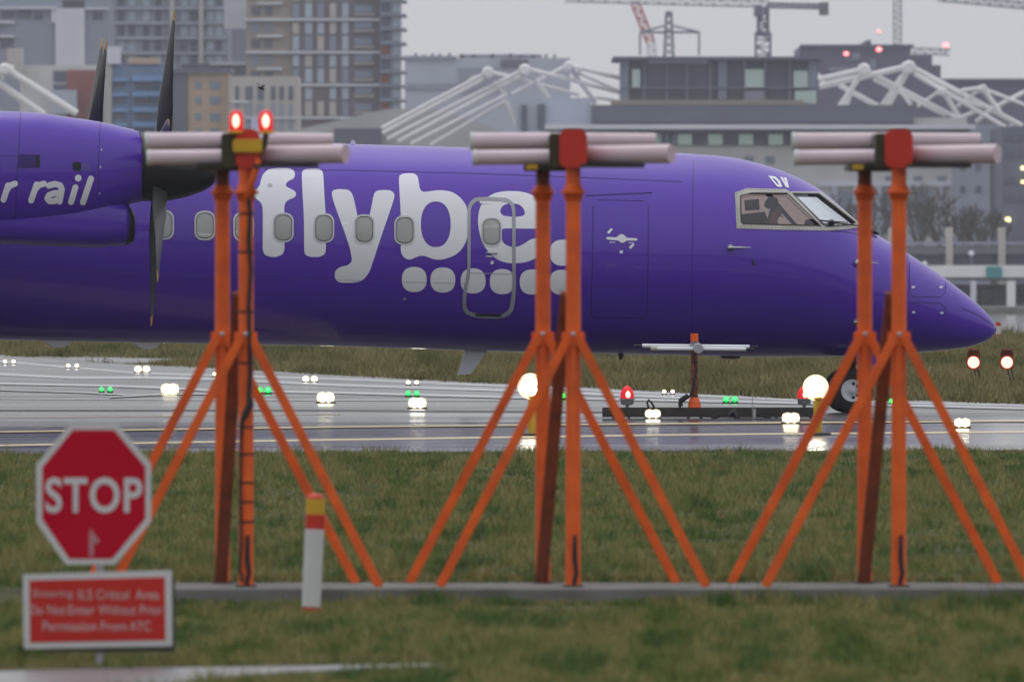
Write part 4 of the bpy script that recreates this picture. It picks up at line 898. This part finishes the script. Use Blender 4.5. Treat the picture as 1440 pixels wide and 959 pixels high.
class Bld:
    def __init__(s,name,label,cat,d,depth=18,group=None,x=720):
        s.d=d; s.depth=depth; p=W(x,400,d); p.z=QZ; s.t=empty(name,p,label,cat,group); s.win={}
    def box(s,x0,y0,x1,y1,m,name='wall',fr=0.0,dep=None,parent=None):
        """photo rectangle; fr = metres proud of the main face; y1=None runs to the quay"""
        d=s.d-fr; a=W(x0,y0,d); b=W(x1,y0 if y1 is None else y1,d); zb=QZ if y1 is None else b.z
        return MB().box((a.x,d,zb),(b.x,d+(dep or s.depth),a.z)).build(name,FM[m] if isinstance(m,str) else m,parent or s.t)
    def windows(s,rects,m,name='window',fr=.12):
        for x0,y0,x1,y1 in rects:
            key=(round(x1-x0,2),round(y1-y0,2),str(m)); a=W(x0,y0,s.d-fr); b=W(x1,y1,s.d-fr); c=(a+b)/2
            if key not in s.win:
                w2=(b.x-a.x)/2; h2=(a.z-b.z)/2; mb=MB().box((c.x-w2,c.y,c.z-h2),(c.x+w2,c.y+.3,c.z+h2)); o=mb.build(name,FM[m] if isinstance(m,str) else m,s.t); s.win[key]=(o,c)
            else:
                o0,c0=s.win[key]; o=o0.copy(); COL.objects.link(o); o.location=o0.location+(c-c0)
rj=lambda a: a+random.uniform(-.6,.6)
# tall brick tower
B=Bld('brick_tower','dark brick tower block with vertical window strips and white slab bands behind the fuselage top','building',1300,22,x=440)
B.box(346,-330,411,None,'tan_brick'); B.box(411.2,-330,534,None,'brown_brick',fr=.4)
for y in range(28-46*6,180,46): B.box(346,y-1.6,534,y+1.6,'slab_white','slab_band',.9,1.2)
ws=[]
for x,wd in ((416,9),(434,10),(451,9),(468,9),(485.5,9)):
    for y in range(5-46*2,168,46):
        if random.random()<.93: ws.append((x-wd/2,y-19,x+wd/2,y-3))
        ws.append((x-wd/2,y,x+wd/2,y+20))
random.shuffle(ws); B.windows(ws[:24],'glass_pale',fr=.6); B.windows(ws[24:42],'glass_mid',fr=.6); B.windows(ws[42:],'cream_stone',fr=.6)
for y in range(-40,170,23): B.windows([(499,y+2,523,y+12)],'glass_mid',fr=.6); B.box(498,y+13.5,526,y+16,'cream_stone','balcony_edge',.9,.6)
for y in range(-20,110,46):
    B.windows([(353,y+6,366,y+20),(372,y+6,383,y+20)],'glass_mid'); B.box(361,y+23.6,397,y+26.6,'slab_white','balcony_edge',.8,.9); B.windows([(353,y+30,366,y+42),(372,y+30,383,y+42)],'glass_dark')
# balcony tower
B=Bld('balcony_tower','glassy balcony tower adjoining the right side of the brick tower','building',1298,16,x=550)
B.box(534.5,-330,563,None,'glass_mid'); 
for y in range(-60,165,20): B.box(534.5,y,571,y+2.5,'grey_cladding','balcony',1.0,14); B.windows([(536,y+4,548,y+17)],'brick_red' if (y//20)%2 and y>40 else 'glass_dark'); B.windows([(552,y+4,562,y+18)],'glass_pale')
# grid block
B=Bld('grid_apartment_block','blue-grey apartment block with floor bands far behind the propeller','building',1400,20,x=230)
B.box(139,-330,322,None,'grey_cladding'); ws=[]
for y in range(-30,95,21):
    B.box(139,y-1.2,318,y+1.2,'pale_blue_cladding','floor_band',.8,1.2)
    for x in (146,166,181,201,218,254,268,291,303): ws.append((x,y+4,x+9,y+18))
random.shuffle(ws); B.windows(ws[:30],'glass_pale'); B.windows(ws[30:],'glass_dark')
for x in (241,282): B.box(x-2.5,-330,x+3.5,95,'cream_stone','pilaster',1.3,1.5)
B=Bld('pale_stair_tower','plain pale slab tower between the two tall blocks','building',1350,14,x=330); B.box(315,-330,347,41,'slab_white',dep=10); B.box(325,41,347,None,'grey_cladding')
B.box(296,88,347,92,'slab_white','parapet',.6,3); B.box(255,90,347,104,'dark_cladding','roof_plant',.2,4)
# left grey office
B=Bld('grey_office_block','slate grey office block with a blank white stair panel above the engine','building',1250,20,x=80)
B.box(-60,-2,78,None,'grey_cladding'); B.box(78,12,119,92,'slab_white','stair_panel',.6); B.box(72,12,78,32,'slab_white','stair_shoulder',.5); B.box(119.2,-10,152,None,'grey_cladding','side_wall',.1)
for y in (-30,): pass
B.box(-60,10,78,13,'slab_white','roof_band',.8,2); B.box(120,11,152,14,'slab_white','roof_band',.8,2)
for y in (15,): B.windows([(2,18,20,27),(48,17,60,28),(24,16,44,27),(130,17,145,29)],'glass_dark')
B.windows([(-30,y,-8,y+12) for y in (20,42,64)]+[(0,y,19,y+14) for y in (55,)],'glass_dark'); B.box(-60,30,20,33,'slab_white','floor_band',.7,1); B.box(-60,50,20,53,'slab_white','floor_band',.7,1)
B=Bld('grey_rooftop_block','plain darker grey upper block left of the white stair panel','building',1310,20,x=40); B.box(-60,-330,140,None,'dark_cladding'); B.windows([(x,y,x+14,y+9) for x in (4,34,66,100) for y in (-30,-12)],'glass_mid')
for y in (-18,0): B.box(-60,y-1,140,y+1.5,'grey_cladding','floor_band',.8,1)
B=Bld('cream_podium_building','low cream building with a brick red panel behind the engine','building',1200,20,x=90)
B.box(28,92,152,None,'pale_render'); B.box(94,99,142,None,'brick_red','red_panel',.4,4); B.windows([(75,100,93,116),(75,119,93,127),(142,100,147,112)],'glass_dark'); B.box(72,127,108,160,'pale_blue_cladding','canopy',2,8); B.box(10,68,30,103,'cream_stone','chimney_stack',3,5)
B=Bld('blue_apartment_block','apartment block with bright blue balcony panels behind the propeller blade','building',1180,18,x=190)
B.box(157,90,241,None,'blue_wall'); B.box(150,66,168,90,'slab_white','stair_head',1,5); B.box(148,90,157,None,'cream_stone','stone_edge',.6)
for y in (108,129,151,172,193): B.box(186,y,240,y+6.5,'blue_panel','balcony_panel',1.2,1.5); B.box(158,y+2,180,y+6.5,'blue_panel','balcony_panel',.6,1); B.windows([(190,y+9,213,y+17),(160,y+9,176,y+16)],'glass_dark')
B.box(180,82,224,90,'ochre_render','parapet',.4,3)
B=Bld('ochre_apartment_block','ochre rendered apartment block left of the red lamps','building',1170,16,x=280)
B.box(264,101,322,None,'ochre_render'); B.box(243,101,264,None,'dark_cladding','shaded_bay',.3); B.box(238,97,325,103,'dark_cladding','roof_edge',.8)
B.windows([(274,y,283,y+10) for y in (115,136,159,181)],'glass_mid'); B.windows([(295,y,310,y+11) for y in (115,136,159,181)],'glass_mid'); B.windows([(256,y,262,y+5) for y in (116,138,160,180)],'slab_white','balcony_light')
B=Bld('cream_colonnade_building','cream stone building with tall narrow openings behind the red lamps','building',1160,16,x=370)
B.box(322,108,419,None,'cream_stone')
B.windows([(x,122,x+w_,141) for x,w_ in ((331,5),(345,10),(362,9),(381,6),(393,6),(406,6))],'dark_cladding','opening'); B.windows([(x,146,x+w_,185) for x,w_ in ((331,5),(345,10),(362,9),(381,6),(393,6),(406,6))],'grey_cladding','opening'); B.box(325,142,350,145,'slab_white','sill_band',.4,1); B.box(345,165,419,167.5,'slab_white','sill_band',.4,1)
# long distant shed
B=Bld('long_pale_shed','long pale blue-grey shed far behind the white masts','building',1650,40,x=690)
B.box(569,82,802,None,'pale_blue_cladding'); B.box(645,77,762,82,'grey_cladding','roof_plant'); B.box(569,79,642,84,'grey_cladding','parapet',.5,3); B.box(704,84,742,95,'dark_cladding','louvre',.4); B.box(645,96,700,130,'grey_cladding','loading_bay',.4); B.box(569,118,656,126,'grey_cladding','wall_band',.4)
for x in (582,594,606,616,630,648,664,690,716,730,748,766,778): B.box(x,75+random.random()*3,x+4,82,'grey_cladding','roof_vent')
B=Bld('shell_roof_hall','hall with a long low pale curved roof beneath the white masts','building',1080,60,x=600)
B.box(470,181,537,None,'dark_cladding','end_wall'); P=[(400,186),(430,180),(470,171),(510,161),(545,154),(600,152),(640,160),(680,175),(730,196),(730,215),(400,215)]
MB().prism([(W(x,y,1082).x,W(x,y,1082).z) for x,y in P],1082,1140).build('roof',FM['shell_roof'],B.t); B.box(400,215,770,None,'pale_render','wall',-3)
# exhibition centre
B=Bld('exhibition_centre','wide cream and slate exhibition building with a glazed rooftop pavilion behind the cockpit','building',1030,45,x=1050)
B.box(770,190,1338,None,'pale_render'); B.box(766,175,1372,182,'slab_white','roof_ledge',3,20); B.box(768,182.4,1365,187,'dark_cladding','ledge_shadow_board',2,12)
B.box(800,187.4,1195,205,'dark_cladding','window_band',.3,2); B.windows([(x,189,x+20,204) for x in (953,996,1039,1081,1123,1165,910)],'lit_pane' and M['lit_pane'],'window',.6)
B.windows([(x,189,x+6,204) for x in (925,935,945)],'glass_mid','window',.6)
B.box(832,148,1285,173,'dark_cladding','parapet_block',-.5,20); B.box(726,138,832,None,'pale_blue_cladding','side_block',-1); B.box(733,148,741,186,'dark_cladding','slot',-.6,1); B.box(756,147,767,180,'dark_cladding','slot',-.6,1)
B.box(860,141,1130,147.5,'tan_brick','terrace_edge',-2,10); B.box(1285,166,1360,175,'shell_roof','roof_hump',-2,20)
B.box(873,84,1150,141,'glass_dark','pavilion',-4,14); B.box(862,80,1158,84.5,'dark_cladding','pavilion_roof',-2,20); B.box(912,85,995,89.5,'pale_blue_cladding','blind_box',-3.4,1)
B.windows([(x,86,x+2,141) for x in (905,998,1014,1046,1075,1110,937,965)],'glass_mid','mullion',-3.6); B.windows([(889,98,900,124),(1048,98,1074,123),(1116,100,1136,123),(1118,128,1148,146)],M['lit_pane'],'window',-3.4)
B.windows([(874,86,884,141),(1137,86,1149,141),(1010,86,1022,140)],'glass_mid','window',-3.5); B.windows([(1048,128,1074,141)],'grey_cladding','window',-3.4); B.box(873,123,1150,124.2,'grey_cladding','transom',-3.2,.4)
ws=[(x,y,x+13,y+11) for y in (220,) for x in (1047,1076,1206,1260,1305)]+[(x,y,x+12,y+14) for y in (248,) for x in (1245,1285,1330-12)]
B.windows(ws,'glass_mid')
B.box(1150,255,1338,262,'slab_white','facade_band',.5,1)
for x in (1170,1200,1232,1275,1318): B.box(x,262,x+8,None,'pale_blue_cladding','column',.8,1.5)
B.windows([(x,268,x+20,330) for x in (1180,1210,1242,1288)],'glass_mid')
B=Bld('far_grey_block','low slate block at the right edge behind the white truss','building',1120,30,x=1380); B.box(1338,175,1412,None,'grey_cladding'); B.windows([(x,y,x+8,y+10) for x in (1350,1372,1392) for y in (200,230,262,295)],'glass_dark')
B=Bld('dark_glass_block','dark narrow glass block at the right edge of the view','building',1010,25,x=1425); B.box(1409,178,1520,None,'tower_dark'); B.windows([(x,y,x+14,y+8) for x in (1413,1431) for y in (190,215,250,275)],'glass_dark')
B.windows([(1414,306,1421,312),(1436,234,1442,239),(1436,254,1441,258)],M['lamp_amber'],'lit_window',.8)  # amber street lights, built as small glowing panes on this block
B=Bld('distant_dark_warehouse','long distant dark building beyond the right-hand truss','building',1500,30,x=1400); B.box(1296,114,1560,None,'purple_dark'); B.box(1296,111,1560,115,'dark_cladding','roof_edge',.5,3)
B=Bld('dark_stepped_building','dark stepped building with red roof lights right of the glazed pavilion','building',1450,30,x=1210)
B.box(1125,66,1280,None,'purple_dark'); B.box(1125,63,1285,67,'dark_cladding','roof_edge',.5,3); B.box(1280.2,78,1311,None,'purple_dark','low_wing',-.5); B.box(1311.3,92,1323,None,'purple_dark','low_step',-.8); B.box(1219,57,1225,64,'dark_cladding','roof_vent')
B.windows([(1198,75,1209,84),(1224,84,1232,97)],'glass_mid'); B.windows([(1165,95,1205,100),(1170,108,1200,113)],'grey_cladding','louvre')
def rlamp(x,y,D,r,lab,m='lamp_far'):
    c=W(x,y,D); t=empty('warning_light',c,lab,'lamp','red warning lights on the far roofs'); k=D/F*r
    MB().lathe(c+Vector((0,0,-k)),(0,0,1),[(0,.02),(k*.4,k*.9),(k,k*1.25),(k*1.6,k*.9),(k*2,.02)],14).build('lens',M[m],t); MB().box((c.x-k*.3,D-.1,c.z-k*3),(c.x+k*.3,D+.1,c.z-k)).build('stem',FM['crane_steel'],t)
rlamp(1190,76,1440,3.0,'left red warning light on the dark stepped building'); rlamp(1236,70,1440,3.4,'right red warning light on the dark stepped building'); rlamp(1330,64,1430,3.4,'red warning light on the end of the crane arm right of the stepped building')
rlamp(1236,44.5,1800,1.8,'faint red light above the dark stepped building')
# low dockside structures on the right
B=Bld('elevated_road','long dark elevated deck behind the aircraft nose','bridge',985,10,x=1300)
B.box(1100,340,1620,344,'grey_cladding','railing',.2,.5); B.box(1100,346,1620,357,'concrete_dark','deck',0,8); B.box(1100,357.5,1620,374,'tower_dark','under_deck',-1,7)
for x in (1180,1250,1330,1404): B.box(x,320,x+10,None,'cream_stone','pier',.3,2)
B=Bld('dockside_shelter','long white flat-roofed shelter on columns beyond the water','shelter',972,9,x=1350)
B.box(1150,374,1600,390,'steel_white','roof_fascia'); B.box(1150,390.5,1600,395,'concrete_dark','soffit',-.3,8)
for x in (1160,1200,1240,1285,1321,1365,1416,1460,1500): B.box(x,395,x+8,None,'slab_white','column',.1,.6)
B.box(1416,395,1428,None,'steel_white','column',.2,.9); B.box(1150,400,1600,None,'grey_cladding','rear_wall',-8,.5); B.windows([(x,405,x+18,425) for x in (1256,1292,1335,1378,1436,1470)],'glass_dark','window',-7.5)
B.box(1387,375,1409,391,'teal_sign','sign_panel',.3,.4)
B=Bld('dock_barrier','low dark blue barrier along the far quay','barrier',961.5,.6,x=1350); B.box(400,435,1700,None,'blue_wall','barrier_wall')
for x,y,lab in ((1366,356,'left'),(1300,371,'second')):
    c=W(x,y,975); t=empty('globe_lamp',c,f'{"pale globe lamp above the white shelter left of its teal panel" if lab=="left" else "small pale globe lamp just above the nose of the aircraft"}','lamp'); MB().lathe(c+Vector((0,0,-.22)),(0,0,1),[(0,.02),(.08,.2),(.22,.24),(.36,.2),(.44,.02)],16).build('globe',FM['slab_white'],t); MB().tube([c+Vector((0,0,-.2)),c+Vector((0,0,-1.0))],.05,6).build('stem',FM['crane_steel'],t)
D=268.; t=empty('striped_marker',W(1404,474,D),'small red and white striped marker just right of the nose tip','marker')
for i,(y0,y1) in enumerate(((453,458.5),(458.6,464),(464.1,470),(470.1,476))): 
    a=W(1400.5,y0,D); b=W(1407.5,y1,D); MB().box((a.x,D,b.z),(b.x,D+.1,a.z)).build('stripe',M['red_box'] if i in (0,3) else M['sign_white'],t)
# white roof masts
def truss(label,D,bars,nodes_,x):
    t=empty('roof_masts',W(x,180,D),label,'roof structure','white roof masts')
    for i,(x0,y0,x1,y1,wd) in enumerate(bars):
        dd=(i%4)*.9; MB().tube([W(x0,y0,D+dd),W(x1,y1,D+dd)],wd*.62*D/F,10).build('strut',FM['steel_white'],t)
    for x0,y0,r in nodes_: 
        c=W(x0,y0,D); k=r*D/F; MB().lathe(c+Vector((0,-1.2,0)),(0,1,0),[(0,k*.7),(.4,k),(4,k),(4.4,k*.7)],8).build('node',FM['steel_white'],t)
truss('white tubular roof masts left of the glazed pavilion',1050,[(537,181,690,100,4.5),(538,188,690,107,4.5),(545,196,738,98,4.5),(560,200,738,105,5),(578,203,710,135,4.5),(605,205,712,142,4.5),(720,133,800,92,5),(690,102,815,134,5),(740,97,880,132,5),(800,92,878,112,5),(800,97,874,130,4),
 (694,115,712,136,5),(712,143,728,178,5),(752,112,773,140,6),(803,98,838,146,6),(838,137,866,142,4),(690,102,660,112,3)],[(686,103,9),(738,99,9),(800,94,8),(812,98,6)],690)
truss('white tubular roof trusses right of the glazed pavilion',1060,[(1150,112,1215,98,6),(1152,122,1277,94,7),(1150,104,1160,120,4),(1278,93,1437,178,7),(1285,104,1425,186,5),(1216,98,1345,166,5),(1228,112,1330,163,4),(1180,120,1235,150,6),(1206,112,1181,150,6),(1202,115,1190,150,5),(1274,104,1248,150,7),(1268,106,1240,148,4),
 (1265,126,1281,148,4),(1322,128,1290,150,4),(1326,128,1348,164,6),(1330,130,1365,148,4),(1380,125,1346,150,4),(1382,125,1406,158,6),(1380,124,1446,150,4),(1398,152,1448,126,5),(1352,128,1382,124,5),(1345,168,1376,156,5),(1372,172,1400,150,5),(1425,176,1410,186,5),(1348,140,1380,150,4)],[(1215,98,9),(1278,95,10),(1325,129,6),(1382,125,6)],1290)
truss('white mast and cables at the left edge above the engine',1050,[(6,96,108,160,8),(0,102,20,96,7),(-10,112,62,162,8),(-40,135,6,96,7),(4,96,4,112,5)],[(7,98,9)],40)
# cranes, pylon, thin mast
def lattice(mb,a,b,w_,n,r,diag=True):
    a=Vector(a);b=Vector(b);t=(b-a).normalized(); u=Vector((t.z,0,-t.x))*w_/2; v=Vector((0,w_/2,0))
    for su in (-1,1):
        for sv in (-1,1): mb.bar(a+su*u+sv*v,b+su*u+sv*v,r)
    for i in range(n):
        p=a+(b-a)*i/n; q=a+(b-a)*(i+1)/n; s=1 if i%2 else -1
        for sv in (-1,1): mb.bar(p+s*u+sv*v,q-s*u+sv*v,r*.6); mb.bar(p-u+sv*v,p+u+sv*v,r*.6)
    return mb
D=1500.; t=empty('tower_crane',W(1073,85,D),'grey tower crane rising behind the glazed pavilion','crane')
lattice(MB(),W(1073,170,D),W(1073,46,D),1.9,12,.28).build('mast',FM['crane_steel'],t); MB().box((W(1065,0,D).x,D-1,W(0,52,D).z),(W(1081,0,D).x,D+1,W(0,46,D).z)).build('slew_ring',FM['crane_steel'],t)
lattice(MB(),W(1073,46,D),W(1073,8,D),1.2,4,.45).build('turntable_mast',FM['crane_steel'],t); MB().box((W(1060,0,D).x,D-2,W(0,24,D).z),(W(1072,0,D).x,D,W(0,12,D).z)).build('cab',FM['crane_steel'],t)
lattice(MB(),W(1080,6,D),W(795,-2,D),.9,30,.16).build('jib',FM['crane_steel'],t); lattice(MB(),W(1080,8,D),W(1160,10,D),.5,8,.3).build('counter_jib',FM['crane_steel'],t); MB().box((W(1152,0,D).x,D-1,W(0,22,D).z),(W(1165,0,D).x,D+1,W(0,4,D).z)).build('counterweight',FM['concrete_dark'],t)
D=1900.; t=empty('red_crane',W(912,80,D),'small red luffing crane jib leaning left of the lattice pylon','crane'); lattice(MB(),W(893,5,D),W(915,60,D),1.3,8,.35).build('jib',FM['crane_red'],t); lattice(MB(),W(915,60,D),W(921,110,D),1.3,8,.3).build('jib_foot',FM['slab_white'],t)
t=empty('right_crane',W(1400,0,D),'crane jib crossing the top right corner of the sky','crane'); t.name='distant_crane'; lattice(MB(),W(1320,-3,D),W(1480,12,D),1.1,20,.25).build('jib',FM['crane_steel'],t)
t=empty('crane_mast',W(1262,70,D),'faint thin crane mast above the dark stepped building','crane'); lattice(MB(),W(1262,90,D),W(1262,-30,D),1.3,26,.16).build('mast',FM['pylon_grey'],t)
t=empty('low_crane',W(1300,80,D),'faint crane arm ending in a red light beside the stepped building','crane'); t.name='crane_boom'; lattice(MB(),W(1280,72,D),W(1336,74,D),1.0,8,.2).build('jib',FM['pylon_grey'],t)
D=1600.; t=empty('lattice_pylon',W(941,80,D),'grey lattice power pylon with a pitched cross arm above the pavilion roof','pylon')
mb=MB(); mb.bar(W(931,140,D),W(937,18,D),.35); mb.bar(W(950,140,D),W(944,18,D),.35); mb.bar(W(937,18,D),W(944,18,D),.35)
for i in range(12): y0=140-10.2*i; y1=y0-10.2; f0=6*i/12; f1=6*(i+1)/12; mb.bar(W(931+f0,y0,D),W(950-f1,y1,D),.2); mb.bar(W(950-f0,y0,D),W(931+f1,y1,D),.2)
mb.build('body',FM['pylon_grey'],t)
mb=MB(); mb.bar(W(900,46,D),W(984,46,D),.35); mb.bar(W(900,46,D),W(934,37,D),.3); mb.bar(W(984,46,D),W(947,37,D),.3); mb.build('cross_arm',FM['pylon_grey'],t)
for x in (900,983): MB().bar(W(x,46,D),W(x,78,D),.3).build('insulator',FM['pylon_grey'],t)
# bare winter trees on the quay
def tree(px,top,D,lab,seed):
    rd=random.Random(seed); base=W(px,400,D); base.z=QZ; t=empty('bare_tree',base,lab,'tree','bare trees on the far quay'); Ht=W(px,top,D).z-QZ
    segs=[]; tips=[]
    def grow(p,dr,L,r,dep):
        q=p+dr*L; segs.append((p,q,r,r*.7,dep))
        if dep>=5: return
        for _ in range(3 if dep<4 else 3):
            nd=(dr+Vector((rd.uniform(-.75,.75),rd.uniform(-.75,.75),rd.uniform(-.15,.5)))).normalized(); grow(q,nd,L*rd.uniform(.62,.85),r*.62,dep+1)
    grow(base,Vector((0,0,1)),Ht*.24,.22,0)
    zt=max(s[1].z for s in segs)-QZ; k=Ht/zt; sc=lambda v: base+(v-base)*k
    tr=MB(); br=MB()
    for p,q,r0,r1,dep in segs: (tr if dep==0 else br).tube([sc(p),sc(q)],[max(r0*k,.035),max(r1*k,.03)],6 if dep<3 else 3,cap=False)
    tr.build('trunk',FM['bark'],t); br.build('branches',FM['bark'],t)
for i,(px,top,lab) in enumerate(((1196,270,'bare tree just left of the rear pole of the rightmost antenna'),(1240,262,'bare tree between the poles of the rightmost antenna'),(1292,255,'bushy bare tree right of the rightmost antenna poles'),(1330,268,'second bare tree right of the rightmost antenna poles'),(1368,285,'bare tree in front of the grey block at the right'),(1398,300,'smallest bare tree, near the dark glass block'))):
    tree(px,top,990+i*3,lab,i+3)

# ------------------------------------------------------------------ damp air
me=MB().box((-1400,-1400,-7.2),(1400,2300,62)).mesh(); hz=bpy.data.objects.new('haze',me); COL.objects.link(hz); tag(hz,'thin damp haze over the airfield and the dock','haze',kind='stuff')
hm=bpy.data.materials.new('haze'); hm.use_nodes=True; t=hm.node_tree; t.nodes.clear(); o=t.nodes.new('ShaderNodeOutputMaterial'); v=t.nodes.new('ShaderNodeVolumePrincipled')
v.inputs['Color'].default_value=(.93,.94,1,1); v.inputs['Density'].default_value=.00014; v.inputs['Anisotropy'].default_value=0.0; t.links.new(v.outputs[0],o.inputs['Volume']); me.materials.append(hm)
hm.cycles.homogeneous_volume=True if hasattr(hm.cycles,'homogeneous_volume') else None
